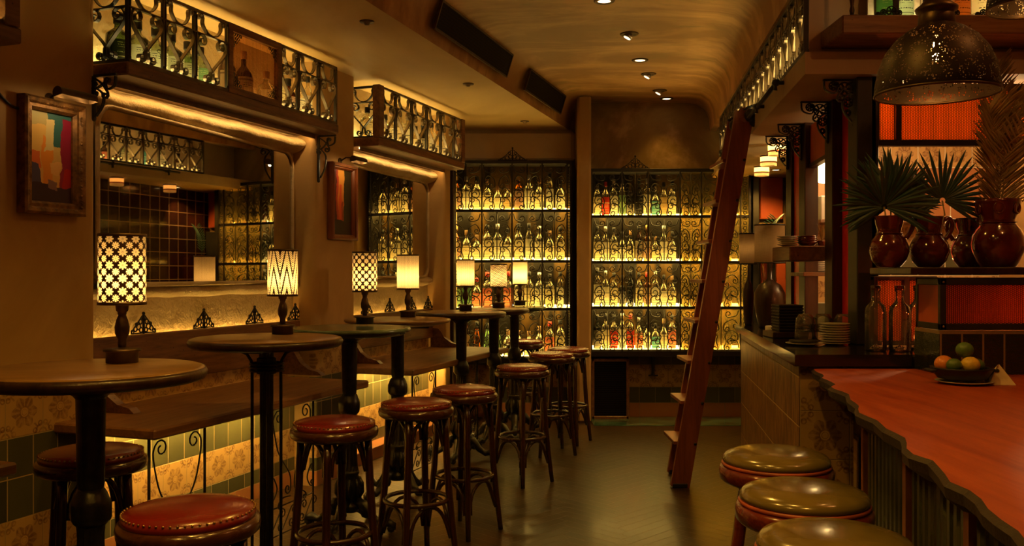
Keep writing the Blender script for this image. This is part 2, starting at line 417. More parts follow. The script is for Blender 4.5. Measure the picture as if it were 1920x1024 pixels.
# ceilings
def edgeL(Y): return -2.21+.31*Y
def edgeR(Y): return .83+.1257*Y
S('ceiling_low',MB().prism([(-7,-1.2),(edgeL(-1.2),-1.2),(edgeL(8.96),8.96),(-7,8.96)],2.83,2.9),M['ceil_low'])
mb=MB(); prL=[(0,2.83),(.012,2.90),(.03,2.97),(.065,3.04),(.13,3.085),(.22,3.10)]; prR=[(-.24,3.10),(-.13,3.085),(-.05,3.03),(-.012,2.95),(0,2.82)]
NY=24; vs=[]; n=len(prL)+len(prR)
for k in range(NY+1):
    Y=-1.2+10.16*k/NY
    eR=edgeR(Y) if Y>=4.2 else edgeR(Y)
    for d,z in prL: vs.append((edgeL(Y)+d,Y,z))
    for d,z in prR: vs.append((eR+d,Y,z if Y>4.2 else max(z,3.09)))
mb.add(vs,[(k*n+q,(k+1)*n+q,(k+1)*n+q+1,k*n+q+1) for k in range(NY) for q in range(n-1)],True)
S('ceiling',mb,M['ceil'])
S('ceiling_bar',MB().prism([(edgeR(-1.2)-.02,-1.2),(4,-1.2),(4,4.3),(edgeR(4.3)-.02,4.3)],3.09,3.15),M['ceil'])
# back wall
S('wall_back',MB().box(-1.6,4,8.96,9.1,0,3.12),M['backpl'])
S('wall_back_tiles',MB().box(-1.2,2.31,8.945,8.965,0,.66),M['tile_back'])
S('wall_back_lintel',MB().box(-1.5,.62,8.88,8.97,2.50,2.83,.05),M['beam'])
S('wall_back_column',MB().box(.622,.752,8.60,8.97,0,3.11,.02),M['plaster'])
S('trim_7',MB().box(2.325,2.385,8.75,8.97,0,2.37,.004),M['steel'])
S('wall_near',MB().box(-6,4,-1.3,-1.2,0,3.1),M['plaster'])
S('wall_right',MB().box(3.6,3.7,-1.2,9,0,3.1),M['plaster'])
# soffit over the bar
def along(Y,a=1.15,b=.126): return a+b*Y
RR=-math.atan(.1257); 
S('beam_soffit',MB().prism([(.846+.1257*4.28,4.28),(4,4.28),(4,8.96),(.846+.1257*8.96,8.96)],2.36,2.465),M['beam'])
S('wall_soffit_front',MB().box(edgeR(4.33)+.045,4,4.33,4.365,2.46,3.12),M['beam'])
S('wall_soffit_top',MB().prism([(edgeR(4.33)+.0,4.33),(edgeR(8.96),8.96),(edgeR(8.96)+.06,8.96),(edgeR(4.33)+.06,4.33)],2.82,3.12),M['ceil'])
S('wall_soffit_back',MB().prism([(edgeR(4.33)+.34,4.365),(edgeR(8.96)+.34,8.96),(edgeR(8.96)+.40,8.96),(edgeR(4.33)+.40,4.365)],2.46,3.0),M['beam'])
S('ceiling_soffit',MB().prism([(edgeR(4.33)+.05,4.45),(edgeR(8.96)+.05,8.96),(edgeR(8.96)+.36,8.96),(edgeR(4.33)+.36,4.45)],2.86,2.9),M['beam'])
# kitchen behind the posts
S('wall_kitchen',MB().box(2.16,3.6,6.7,6.8,.0,2.37),M['tile_kitchen'])
S('wall_kitchen_side',MB().prism([(2.16,6.7),(2.70,8.96),(2.76,8.96),(2.22,6.7)],0,2.37),M['tile_dark'])
# dark bar counter with tiled faces
S('wall_counter',MB().prism([(1.24,3.89),(1.56,6.14),(1.93,6.14),(1.75,4.6),(3.59,4.6),(3.59,3.89)],0,1.024),M['plaster'])
S('wall_counter_tiles',MB().box(1.231,1.475,3.878,3.892,0,1.024),M['tile_flower'])
S('wall_counter_side_tiles',MB().prism([(1.228,3.878),(1.553,6.15),(1.565,6.15),(1.242,3.885)],0,1.024),M['tile_rib'])
t=tag(MB().prism([(1.195,3.83),(3.58,3.83),(3.58,4.62),(1.86,4.62),(2.0,6.2),(1.528,6.2)],1.025,1.075).build('bar_counter',plain('black_stone',(.014,.012,.010),.12,0,.7,.4,var=.5,scale=4)),'black polished counter top above the pale ribbed and flowered tiles','counter')
# live edge slab
L0=[]; N=46
for k in range(N+1):
    Y=3.815-(3.815-.75)*k/N; X=.487+.2*Y+.012*sin(Y*9)+.008*sin(Y*23+1)+.02*(math.sin(Y*4.2)>.93)
    L0.append((X,Y))
top=[(x+.012,y) for x,y in L0]+[(3.0,.75),(3.0,3.815)]; bot=[(x+.045+.01*sin(y*31),y) for x,y in L0]+[(3.0,.75),(3.0,3.815)]; mid=[(x,y) for x,y in L0]+[(3.0,.75),(3.0,3.815)]
n=len(top); mb=MB(); t=thing('live_edge_bar','thick live-edge wooden bar top glowing orange red beside the olive stools','bar top',(1.2,2.3,0))
o=Vector((1.2,2.3,0))
def sub(P,z): return [(x-o.x,y-o.y,z) for x,y in P]
mb.add(sub(top,1.017),[tuple(range(n))]); mb.build('slab',M['slab'],t)
mb=MB(); mb.add(sub(top,1.0168)+sub(mid,1.008),[(i_,n+i_,n+(i_+1)%n,(i_+1)%n) for i_ in range(n)]); mb.add(sub(mid,1.008)+sub([(x+.004,y) for x,y in mid],.985)+sub(bot,.96),[(a+i_,a+n+i_,a+n+(i_+1)%n,a+(i_+1)%n) for a in (0,n) for i_ in range(n)]+[tuple(2*n+i_ for i_ in range(n))[::-1]]); mb.build('bark_edge',M['bark'],t)
# fluted bar front under the slab
def bf(Y): return 1.47-.2*(3.87-Y)
gt=plain('green_glazed_flute',(.055,.062,.020),.12,0,.7,.8,var=.5,scale=7)
mb=MB(); pts=[]; N=190
for k in range(N+1):
    Y=3.86-3.1*k/N; pts.append((bf(Y)-.009*abs(sin(k*PI/2.001/2)),Y))
poly=pts+[(3.0,.76),(3.0,3.86)]
mb.prism(poly,0,.958); S('wall_bar_front',mb,gt)
for q,Y in enumerate((3.60,2.88,2.22,1.6,1.1)):
    S('trim_%d'%(8+q),MB().prism([(bf(Y)-.022,Y),(bf(Y+.045)-.022,Y+.045),(bf(Y)+.01,Y+.045),(bf(Y)+.01,Y)],0,.955),plain('terracotta_strip',(.42,.15,.055),.4,var=.2) if q==0 else bpy.data.materials['terracotta_strip'])
S('trim_13',MB().prism([(bf(3.87)-.012,3.872),(bf(3.66)-.012,3.66),(bf(3.66)+.02,3.66),(bf(3.87)+.02,3.872)],0,.955),M['dark'])
t=thing('outlet_plate','small framed cover plate on the dark panel beside the flowered tiles','cover plate',(bf(3.74)-.017,3.74,.62),-math.atan(.2))
MB().box(-.008,.0,-.05,.05,-.13,.13,.003).build('frame',M['bronze'],t); MB().box(-.012,-.008,-.035,.035,-.11,.11).build('panel',M['tile_flower'],t)
AMB=(1,.54,.13); LED=(1,.60,.13)
# ---------------------------------------------------------------- bar stools (bentwood, red seats)
def arch(a0,a1,r,zl,zt,rr,n=12):
    """bentwood hoop from a leg at angle a0 up to zt and down to the leg at a1"""
    pts=[]
    for k in range(n+1):
        t=k/n; s=sin(PI*t)**.7; a=a0+(a1-a0)*(t if True else t); 
        q=.5-.5*cos(PI*t); a=a0+(a1-a0)*q
        z=zl+(zt-zl)*s; leg=rr(z); rad=leg*(1-.16*s)-.012
        pts.append((rad*cos(a),rad*sin(a),z))
    return pts
def legr(z): return .205-.062*(z/.75)+.012*sin(PI*z/.75)*-1
H0=.795
def make_stool():
    t=thing('bar_stool','x','bar stool')
    MB().lathe([(.150,.715),(.172,.716),(.184,.726),(.187,.742),(.184,.757),(.172,.763),(.05,.763)],40).build('seat_ring',M['ring'],t)
    c=MB().lathe([(.168,.758),(.174,.765),(.1735,.775),(.165,.786),(.145,.793),(.10,.799),(.05,.802),(1e-5,.803)],40).build('seat_cushion',M['leather'],t)
    mb=MB()
    for k in range(60): a=2*PI*k/60; mb.ball((.1705*cos(a),.1705*sin(a),.783),.0036,6)
    mb.build('nail_trim',M['brass'],c)
    for k in range(4):
        a=PI/4+k*PI/2
        pts=[(legr(z)*cos(a),legr(z)*sin(a),z) for z in (0,.08,.2,.35,.5,.62,.72)]
        MB().tube(pts,[.0135,.015,.0165,.0175,.0175,.0165,.016],10).build('leg',M['bent'],t)
    for k in range(4):
        a=PI/4+k*PI/2
        MB().tube(arch(a+.10,a+PI/2-.10,0,.575,.715,legr),.0095,8).build('seat_brace',M['bent'],t)
        MB().tube(arch(a+.09,a+PI/2-.09,0,.13,.292,legr),.0095,8).build('lower_brace',M['bent'],t)
    r=legr(.31)-.012
    MB().tube([(r*cos(2*PI*k/36),r*sin(2*PI*k/36),.31) for k in range(36)],.0115,8,closed=True).build('foot_ring',M['bent'],t)
    return t
st=make_stool(); sch=tree_of(st)
G='red leather bentwood bar stools along the high tables'
for cx,Y,rz,lab in (
 (172,3.23,.55,'red-topped bentwood stool behind the nearest table column, by the tiled wall'),
 (355,2.44,.70,'tan and red leather stool nearest the camera, in front of the long bench'),
 (627,3.88,.78,'bentwood stool between the three-rod table leg and the marble table column'),
 (781,4.46,.62,'bentwood stool in front of the fourth table column, fully shown down to its foot ring'),
 (870,4.99,.95,'bentwood stool in front of the fifth table column with two legs on open floor'),
 (979,6.17,.80,'tall-looking red stool standing alone before the two farthest table columns'),
 (1034,7.15,.30,'red studded stool just behind the stool that stands alone'),
 (1065,7.62,1.1,'red stool nearest the plaster column and dark speaker grille'),
 (983,8.50,.2,'red stool right against the lit back cabinet, behind the farthest table')):
    put(st,sch,((cx-960)/FPX*Y,Y,0),rz,lab,G)
kill(st,sch)
# stools at the bar: olive vinyl cushions on mahogany rings
def bar_seat(cx,Y,lab,rz):
    t=thing('bar_stool',lab,'bar stool',((cx-960)/FPX*Y,Y,0),rz,'olive-topped mahogany stools at the live-edge bar')
    MB().lathe([(.155,.70),(.178,.701),(.190,.712),(.192,.735),(.188,.752),(.176,.757),(.05,.757)],48).build('seat_ring',M['mahog'],t)
    c=MB().lathe([(.172,.766),(.180,.772),(.1795,.783),(.168,.796),(.14,.806),(.09,.812),(.04,.814),(1e-5,.8145)],48).build('seat_cushion',M['green_vinyl'],t)
    MB().lathe([(.170,.755),(.181,.757),(.184,.762),(.181,.768),(.170,.769)],48).build('piping',M['piping'],c)
    for k in range(4):
        a=PI/4+k*PI/2; MB().tube([((.10+.09*(1-z/.70))*cos(a),(.10+.09*(1-z/.70))*sin(a),z) for z in (0,.2,.45,.70)],[.017,.02,.022,.022],10).build('leg',M['mahog'],t)
    MB().tube([(.16*cos(2*PI*k/32),.16*sin(2*PI*k/32),.27) for k in range(32)],.011,8,closed=True).build('foot_ring',M['mahog'],t)
bar_seat(1455,3.12,'olive-cushioned stool at the bar, farthest of the three, below the flowered tile end',.4)
bar_seat(1507,2.60,'middle olive-cushioned bar stool with the white window-like sheen on its seat',.2)
bar_seat(1565,2.14,'olive-cushioned bar stool nearest the camera, cut by the bottom of the picture',.6)

# ---------------------------------------------------------------- pub tables
def foot_mb(a,R=.25,w=.02):
    c,s=cos(a),sin(a); P=lambda r,z:(r*c,r*s,z)
    return MB().tube([P(.04,.16),P(.09,.135),P(.14,.075),P(.19,.04),P(R-.02,.055),P(R+.015,.04),P(R+.012,.02)],[.026,.032,.026,.02,.026,.022,.016],8).ball((R*c,R*s,.024),.024,8).ball((.10*c,.10*s,.10),.034,8)
def make_table(kind,D,lab,loc,rz):
    t=thing('pub_table',lab,'table',loc,rz,'round high pub tables'); R=D/2
    if kind=='marble':
        MB().lathe([(R-.05,1.075),(R-.03,1.085),(R-.03,1.097),(R,1.100),(R,1.112),(R-.006,1.118),(R-.05,1.118)],56).build('table_top',M['marble'],t)
        MB().lathe([(R-.028,1.0975),(R-.006,1.0985),(R-.004,1.1035),(R-.03,1.104)],56).build('edge_band',M['bronze'],t)
    elif kind=='bevel':
        MB().lathe([(R-.11,1.083),(R-.012,1.105),(R,1.117),(R-.004,1.125),(R-.02,1.128),(.1,1.128)],56).build('table_top',M['top'],t)
    else:
        MB().lathe([(R-.05,1.08),(R-.016,1.082),(R-.004,1.092),(R,1.108),(R-.004,1.120),(R-.016,1.125),(.1,1.125)],56).build('table_top',M['top'],t)
        MB().lathe([(R-.012,1.082),(R+.003,1.093),(R+.006,1.108),(R-.001,1.1205),(R-.03,1.10)],56).build('edge_band',M['dark'],t)
    MB().box(-.20,.20,-.03,.03,1.066,1.084,.004).box(-.03,.03,-.20,.20,1.066,1.084,.004).build('top_bracket',M['cast'],t)
    if kind=='rods':
        MB().lathe([(.05,0),(.05,.03),(.036,.05),(.031,.08),(.031,.955),(.044,.96),(.044,1.03),(.034,1.035),(.034,1.066)],32,flute=(0,.08,.95,.12)).build('column',M['cast'],t)
        MB().lathe([(.19,0),(.20,.012),(.17,.025),(.08,.035),(.05,.05)],36).build('base',M['cast'],t)
        for k in range(4):
            a=.35+k*PI/2; c,s=cos(a),sin(a)
            MB().tube([(.064*c,.064*s,z) for z in (.03,.5,.99)]+[(.068*c,.068*s,1.02),(.088*c,.088*s,1.052),(.125*c,.125*s,1.070),(.165*c,.165*s,1.078)],.0075,8).build('rod',M['cast'],t)
        mb=MB()
        for z in (.975,.99,1.005): mb.tube([(.074*cos(q*PI/12),.074*sin(q*PI/12),z) for q in range(24)],.0055,6,closed=True)
        mb.build('collar',M['cast'],t); return
    MB().lathe([(.036,.745),(.040,.765),(.044,1.03),(.052,1.04),(.075,1.055),(.08,1.066)],32,flute=(0,.77,1.02,.13)).build('upper_column',M['cast'],t)
    MB().lathe([(.042,.635),(.058,.650),(.062,.662),(.062,.705),(.056,.718),(.050,.735),(.042,.748),(.036,.752)],8).build('collar',M['cast'],t)
    MB().lathe([(.052,.32),(.046,.35),(.043,.40),(.040,.60),(.042,.637)],28,flute=(0,.34,.62,.12)).build('lower_column',M['cast'],t)
    mb=MB().lathe([(.05,.10),(.062,.125),(.060,.14),(.045,.15),(.052,.17),(.070,.205),(.072,.235),(.060,.275),(.048,.30),(.055,.312),(.052,.325)],28)
    for k in range(10):
        a=2*PI*k/10; c,s=cos(a),sin(a); mb.tube([(.056*c,.056*s,.17),(.074*c,.074*s,.21),(.073*c,.073*s,.245),(.058*c,.058*s,.285)],[.007,.012,.012,.006],6)
    mb.build('urn',M['cast'],t)
    for k in range(4): foot_mb(PI/4+k*PI/2).build('foot',M['cast'],t)
TZ=1.125
TB=[('edge',.68,(-1.310,2.82),'nearest round pub table with a thick dark edge and a fat fluted column',.2),
    ('rods',.68,(-1.126,4.16),'round pub table on a fluted post with slim iron rods and a ringed collar',.0),
    ('marble',.68,(-.902,5.03),'round pub table with a greenish polished stone top and stepped rim',.5),
    ('bevel',.68,(-.731,5.80),'round wooden pub table holding the pale perforated lamp, in front of the second niche',.1),
    ('edge',.68,(-.389,6.96),'round wooden pub table whose lamp is the leftmost of the three before the back cabinet',.6),
    ('edge',.58,(-.150,7.60),'round pub table holding the lamp with the slanted honeycomb shade',.3),
    ('marble',.57,(.022,8.15),'farthest pub table, greenish topped, in front of the lit back cabinet',.8)]
for kind,D,(x,y),lab,rz in TB: make_table(kind,D,lab,(x,y,0),rz)

# ---------------------------------------------------------------- table lamps
def shade_mat(kind,name):
    m=mat(name); P=xyz(); th=P[1].atan2(P[0])/(2*PI)+.5; z=P[2]
    if kind=='flower':
        nx,cell=11,.0425; u=(th*nx).frac(); v=(z/cell).frac(); x=u-.5; y=v-.5; r=(x*x+y*y).sqrt(); a=y.atan2(x)
        f=(r<((a*4).cos().abs()*.20+.16))*(r>.085)*((a*8).sin().abs()>.25)+((r-.05).abs()<.018)
        cx=.5-(u-.5).abs(); cy=.5-(v-.5).abs(); q=(cx*cx+cy*cy).sqrt(); qa=cy.atan2(cx)
        g=(q<((qa*4).cos().abs()*.10+.15))*(q>.05)+(q<.03)+((q-.25).abs()<.022)*((qa*4).cos().abs()>.5)
        op=(f+g).clamp()
    elif kind=='zigzag':
        tri=((th*7).frac()-.5).abs()*2
        bold=((z-tri*.15+1)/.105).frac()<.28
        fine=((z-tri*.03+1)/.0095).frac()<.28
        edge_=((th*7).frac()-.5).abs()<.03
        op=(1-bold)*(1-fine)*(1-edge_*((z/.02).frac()<.4))
    elif kind=='dots':
        a=(th*74).frac()-.5; i=(th*74).floor(); b=((z/.0062)+(i*.5)).frac()-.5; op=1-((a*a+b*b).sqrt()>.40)*.75
    elif kind=='honey':
        p=th*26+z/.018; q=z/.0125-th*7; a=p.frac()-.5; b=q.frac()-.5; op=(a.abs()<.36)*(b.abs()<.30)
    else: op=None
    tr=new('ShaderNodeBsdfTranslucent'); tr.inputs[0].default_value=(.95,.78,.45,1); df=new('ShaderNodeBsdfDiffuse'); df.inputs[0].default_value=(.75,.6,.35,1)
    paper=mixsh(.22,tr.outputs[0],df.outputs[0])
    if op is None: out(paper); return m
    dk=bsdf((.06,.026,.012),.5,.3); out(mixsh(op,dk,paper)); return m
bulbm={}
def bulb(c,parent,r=.018,s=260,color=(1,.58,.19),name='bulb'):
    s*=BULB; k=(round(s),color)
    if k not in bulbm: bulbm[k]=glow('bulb_glow',color,s)
    o=MB().ball(c,r,10,1.3).build(name,bulbm[k],parent); return o
SH={k:shade_mat(k,k+'_shade') for k in ('flower','zigzag','dots','honey','plain')}
def lamp(kind,px,Y,w,h,zb,lab,kindbase='turned',s=240,rz=0):
    """w,h of the shade, zb its bottom above the table"""
    t=thing('table_lamp',lab,'lamp',((px-960)/FPX*Y,Y,TZ+.0015),rz,'small lamps on the pub tables'); R=w/2
    MB().lathe([(.050,0),(.050,.034),(.058,.037),(.058,.044),(.030,.047),(.016,.05)],32).build('base',M['bronze'],t)
    MB().lathe([(.012,.048),(.014,.06),(.013,.075),(.022,.095),(.0235,.115),(.018,.14),(.012,.155),(.014,.16),(.014,.165),(.019,.17),(.023,zb+.012),(.010,zb+.014)],20).build('stem',M['bronze'],t)
    sh=MB().open_lathe([(R,zb+h*k/6) for k in range(7)],48).build('lamp_shade',SH[kind],t)
    for z in (zb,zb+h): MB().open_lathe([(R+.001,z-.004),(R+.0025,z-.004),(R+.0025,z+.006),(R+.001,z+.006),(R+.001,z-.004)],48).build('shade_rim',M['bronze'],sh)
    mb=MB(); 
    for k in range(3): mb.tube([(0,0,zb+h-.02),(R*cos(2*PI*k/3),R*sin(2*PI*k/3),zb+h-.002)],.0015,5)
    mb.tube([(0,0,zb+.01),(0,0,zb+.05)],.009,8).build('spider',M['bronze'],t)
    bulb((0,0,zb+.078),t,s=s)
lamp('flower',229,2.98,.147,.223,.193,'big dark lamp with cream flower cut-outs on the nearest table',s=260)
lamp('zigzag',530,4.36,.141,.216,.186,'lamp with a zigzag shade on the rod-legged table',s=260,rz=.3)
lamp('flower',684,5.22,.141,.222,.188,'lamp with small cream flower cut-outs on the greenish stone table',s=260,rz=1)
lamp('dots',765,6.00,.144,.222,.188,'cream perforated lamp with a seam, in front of the second mirror',s=280)
lamp('dots',873,7.10,.138,.205,.190,'slightly tilted pale perforated lamp, tallest of three before the back cabinet',s=280,rz=2)
lamp('honey',935,7.68,.140,.190,.175,'short lamp with a slanted honeycomb shade, lowest of three before the back cabinet',s=260)
lamp('plain',975,8.22,.132,.205,.190,'plain cream lamp nearest the plaster column',s=260)

# ---------------------------------------------------------------- long benches against the left wall
def scroll_panel(mb,u0,u1,z0,z1,v,th=.004):
    """wrought panel with a heart of scrolls over a running wave, plane v"""
    F=lambda pts:[(v,a,b) for a,b in pts]; w=u1-u0; uc=(u0+u1)/2
    mb.tube([(v,u0,z0),(v,u0,z1)],.007,6).tube([(v,u1,z0),(v,u1,z1)],.007,6)
    for z in (z0+.02,z0+.17): mb.tube([(v,u0,z),(v,u1,z)],.004,6)
    for s in (-1,1):
        mb.tube(F(scroll([(uc+s*.018,z0+.25),(uc+s*.03,z0+.33),(uc+s*w*.32,z0+.46),(uc+s*w*.43,z1-.10),(uc+s*w*.40,z1-.05)],.03,-s*-1,.042,s,n=12)),th,5)
        mb.tube(F(scroll([(uc+s*w*.42,z0+.22),(uc+s*w*.35,z0+.27),(uc+s*w*.42,z0+.33)],.022,s,.02,-s,n=8)),th,5)
        mb.tube(F(scroll([(uc+s*.02,z0+.205),(uc+s*.09,z0+.21),(uc+s*.13,z0+.19)],.0,1,.02,-s,n=8)),th,5)
    n=4
    for k in range(n):
        a=u0+w*(k+.1)/n; b=u0+w*(k+.9)/n
        mb.tube(F(scroll([(a,z0+.045),((a+b)/2,z0+.095),(b,z0+.145)],.028,-1,.028,-1,n=9)),th,5)
vB=-2.675
def bench(lab,u0,u1,panels,corb,rail):
    o=MB().box(0,0,0,0,0,0)
    t=thing('wall_bench',lab,'bench',(0,0,0),LWR)
    MB().box(vN+.012 if rail else vP+.02,vB,u0,u1,.715,.76,.008).build('seat',M['bench'],t)
    if rail:
        r0,r1=rail; MB().box(vN+.03,vN+.062,r0,r1,.845,1.105,.006).build('backrest',M['wood'],t)
        led=MB().box(vN+.012,vN+.024,r0+.03,r1-.03,1.06,1.068).build('light_strip',glow('amber_led_up',LED,LEDUP),t)
    for u in corb:
        pr=[(vN+.03,.762),(vN+.33,.762),(vN+.30,.785),(vN+.23,.80),(vN+.17,.84),(vN+.13,.90),(vN+.10,.925),(vN+.03,.93)]
        mb=MB(); n=len(pr); mb.add([(a,u-.025,b) for a,b in pr]+[(a,u+.025,b) for a,b in pr],[tuple(range(n))[::-1],tuple(range(n,2*n))]+[(i,(i+1)%n,n+(i+1)%n,n+i) for i in range(n)]); mb.build('corbel_arm',M['wood'],t)
    for a,b in panels:
        mb=MB(); scroll_panel(mb,a,b,.0,.715,vB-.10); mb.build('scroll_leg',M['iron'],t)
    MB().box(vN+.135,vN+.15,u0+.08,u1-.08,.704,.712).build('under_light',glow('amber_led_down',LED,LEDDN),t)
    MB().box(vN+.158,vN+.166,u0+.05,u1-.05,.685,.715).build('light_lip',M['dark'],t)
LEDUP,LEDDN=14,120
bench('end of a wooden bench seat poking in beside the tiled wall at the picture edge',1.0,2.42,[(1.9,2.3)],[],None)
bench('long wooden wall bench below the first mirror, iron scroll legs and lit tiles beneath',3.10,4.98,[(3.18,3.55),(4.08,4.50)],[3.44,5.10],(3.38,5.25))
bench('long wooden wall bench below the second mirror, reaching the back cabinet',5.62,7.56,[(5.80,6.20),(6.7,7.05)],[5.9,7.44],(5.83,7.40))
# iron finials standing on the two backrests
def finial_mb():
    mb=MB(); F=lambda p:[(0,a,b) for a,b in p]
    mb.tube([(0,0,0),(0,0,.10)],.007,6).ball((0,0,.105),.009,8); mb.ball((0,0,.075),.013,8)
    for s in (-1,1):
        for k,(x,z,r) in enumerate(((.022,.062,.012),(.035,.036,.014),(.058,.026,.012),(.078,.013,.010),(.018,.02,.012),(.05,.05,.008))):
            mb.tube([(0,s*x+r*cos(q*PI/5),z+r*sin(q*PI/5)) for q in range(10)],.0038,5,closed=True)
        mb.tube(F(cat([(s*.09,.002),(s*.07,.03),(s*.04,.062),(s*.008,.095)])),.0035,5)
    mb.tube([(0,-.09,.004),(0,.09,.004)],.004,5); return mb
fp=None
FN=[(272,'first','by the flower lamp stem'),(385,'second','left of the zigzag lamp, alone on the rail'),(480,'third','just before the zigzag lamp'),(556,'fourth','in the niche corner behind the zigzag lamp'),(690,'fifth','behind the stone table lamp'),(733,'sixth','between the stone table lamp and the perforated lamp'),(774,'seventh','behind the perforated lamp stem'),(808,'eighth','next to the dark trim of the back cabinet')]
for px,nn_,wh in FN:
    a=-3.54; Y=FPX*-a/(1555-px); v,u=LW(a,Y); v=vN+.046
    if u>7.35: u=7.33
    x=v*cos(LWR)-u*sin(LWR); y=v*sin(LWR)+u*cos(LWR)
    if fp is None: fp=finial_mb().build('iron_finial',M['iron']); o=fp
    else: o=fp.copy(); COL.objects.link(o)
    o.location=(x,y,1.106); o.rotation_euler=(0,0,LWR)
    tag(o,'triangular iron finial on the bench back, '+wh,'finial','iron finials on the bench backs')

# ---------------------------------------------------------------- paintings and picture lights
def cols(*c): return c
def canvas(name,kind):
    m=mat(name); P=xyz(); y=P[1]; z=P[2]; n=noise(coords('Object',(1,1,1)),9,4,.6)*.06-.03; y=y+n; z=z+n
    c=None
    def R(cond,col):
        nonlocal c
        c=mix(cond,c,col)
    if kind==1:
        c=mix((z+.1).ramp(-.0,.3),(.85,.45,.1),(.45,.42,.16))
        R((y>-.02)*(z>.05),(.03,.14,.14)); R((y<-.03)*(z<.13)*(z>-.02),(.8,.5,.12)); R((y>-.045)*(y<.01)*(z<.09)*(z>-.16),(.85,.30,.03)); R((y<-.05)*(z<.03)*(z>-.05),(.75,.16,.03))
        R((y>-.03)*(y<.015)*(z<.16)*(z>.03),(.75,.6,.25)); R((y<-.06)*(z<-.03),(.07,.06,.13)); R((y>.055)*(z<.17),(.30,.01,.05)); R((y>.07)*(z<-.05),(.5,.01,.01)); R((z<-.12),(.04,.012,.03)); R((z<-.10)*(z>-.14)*(y>-.02)*(y<.04),(.3,.16,.14)); R((y>.0)*(y<.05)*(z<-.02)*(z>-.07),(.9,.5,.15))
    else:
        c=mix((z+.2).ramp(0,.4),(.6,.03,.01),(.85,.4,.06)); R((y>.03),(.035,.03,.012)); R((y<-.055),(.10,.01,.01)); R((y<.0)*(y>-.03)*(z<.12),(.75,.10,.03)); R((y+.06).abs()<.012,(.5,.05,.02)); R((y>.0)*(y<.02)*(z<.0),(.4,.05,.01)); R(z<-.13,(.03,.01,.008))
    out(bsdf(c,.45,0,bump(n*8,.3,.002))); return m
def painting(px0,px1,zc,h,lab,cm,ornate,fw,lamp_lab):
    Y0=FPX*3.42/(1555-px0); Y1=FPX*3.42/(1555-px1); (v,u0),(_,u1)=LW(-3.42,Y0),LW(-3.42,Y1); uc=(u0+u1)/2; w=(u1-u0)
    x=vP*cos(LWR)-uc*sin(LWR); y=vP*sin(LWR)+uc*cos(LWR)
    t=thing('framed_painting',lab,'painting',(x,y,zc),LWR)
    W,H=w/2,h/2; mb=MB()
    prof=[(0,.0),(0,.045),(.010,.052),(.022,.046),(fw*.55,.034),(fw*.8,.036),(fw,.022),(fw,.0)]
    cor=[(-1,-1),(1,-1),(1,1),(-1,1)]
    vs=[]; n=len(prof)
    for sy,sz in cor:
        for d,q in prof: vs.append((q+.002,sy*(W-d),sz*(H-d)))
    mb.add(vs,[(k*n+i,k*n+i+1,((k+1)%4)*n+i+1,((k+1)%4)*n+i) for k in range(4) for i in range(n-1)])
    if ornate:
        for k in range(120):
            e=k%4; r=random.uniform(-1,1)
            yy,zz=((r*(W-.01),(-1)**(k//4)*(H-.022)) if e<2 else ((-1)**(k//4)*(W-.022),r*(H-.01)))
            mb.ball((.043,yy,zz),random.uniform(.004,.008),6,1)
    mb.build('frame',M['gilt'] if ornate else M['mahog2'],t)
    MB().box(.004,.014,-W+fw*.9,W-fw*.9,-H+fw*.9,H-fw*.9).build('canvas',cm,t)
    return x,y,uc
M['gilt']=plain('gilt_frame',(.24,.12,.035),.42,.45,var=.5,scale=30,bmp=.5); M['mahog2']=wood('carved_frame',(.16,.04,.012),(.28,.085,.025),axis=2,rough=.35)
painting(30,146,1.925,.50,'small abstract town painting in an ornate gilt frame by the first niche',canvas('abstract_town',1),True,.055,'')
painting(613,660,1.915,.53,'narrow red and orange abstract painting in a brown frame between the two niches',canvas('abstract_stripes',2),False,.04,'')
def pic_light(uc,z,lab,L=.20,s=9,rot=0):
    x=vP*cos(LWR)-uc*sin(LWR); y=vP*sin(LWR)+uc*cos(LWR)
    t=thing('picture_light',lab,'picture light',(x,y,z),LWR)
    MB().lathe([(.024,0),(.024,.006),(.008,.01)],16,ax='x').tube([(.005,0,0),(.05,0,.025),(.13,0,.02)],.005,8).build('arm',M['bronze'],t)
    mb=MB()
    for k in range(11): pass
    vs=[]; n=14
    for yy in (-L/2,L/2):
        for k in range(n+1): a=-.35+PI*1.35*k/n; vs.append((.15+.026*cos(a),yy,.0+.026*sin(a)))
    N=n+1; mb.add(vs,[(k,k+1,N+k+1,N+k) for k in range(n)],True); mb.add([vs[k] for k in range(N)],[tuple(range(N))]); mb.add([vs[N+k] for k in range(N)],[tuple(range(N))[::-1]])
    sh=mb.build('hood',M['bronze'],t)
    MB().tube([(.152,-L*.4,.010),(.152,L*.4,.010)],.006,8).build('bulb',glow('picture_bulb',AMB,1.5),sh)
    for q in (-.3,.3):
        ld=bpy.data.lights.new('picture_beam','POINT'); ld.energy=s*.02; ld.color=(1,.62,.25); ld.shadow_soft_size=.01; lo=bpy.data.objects.new('picture_beam',ld); COL.objects.link(lo); lo.parent=t; lo.location=(.146,q*L,-.016)
pic_light(3.08,2.185,'bronze tube picture light above the ornate gilt painting',.20,14)
pic_light(5.58,2.20,'small bronze picture light above the narrow red painting',.16,16)

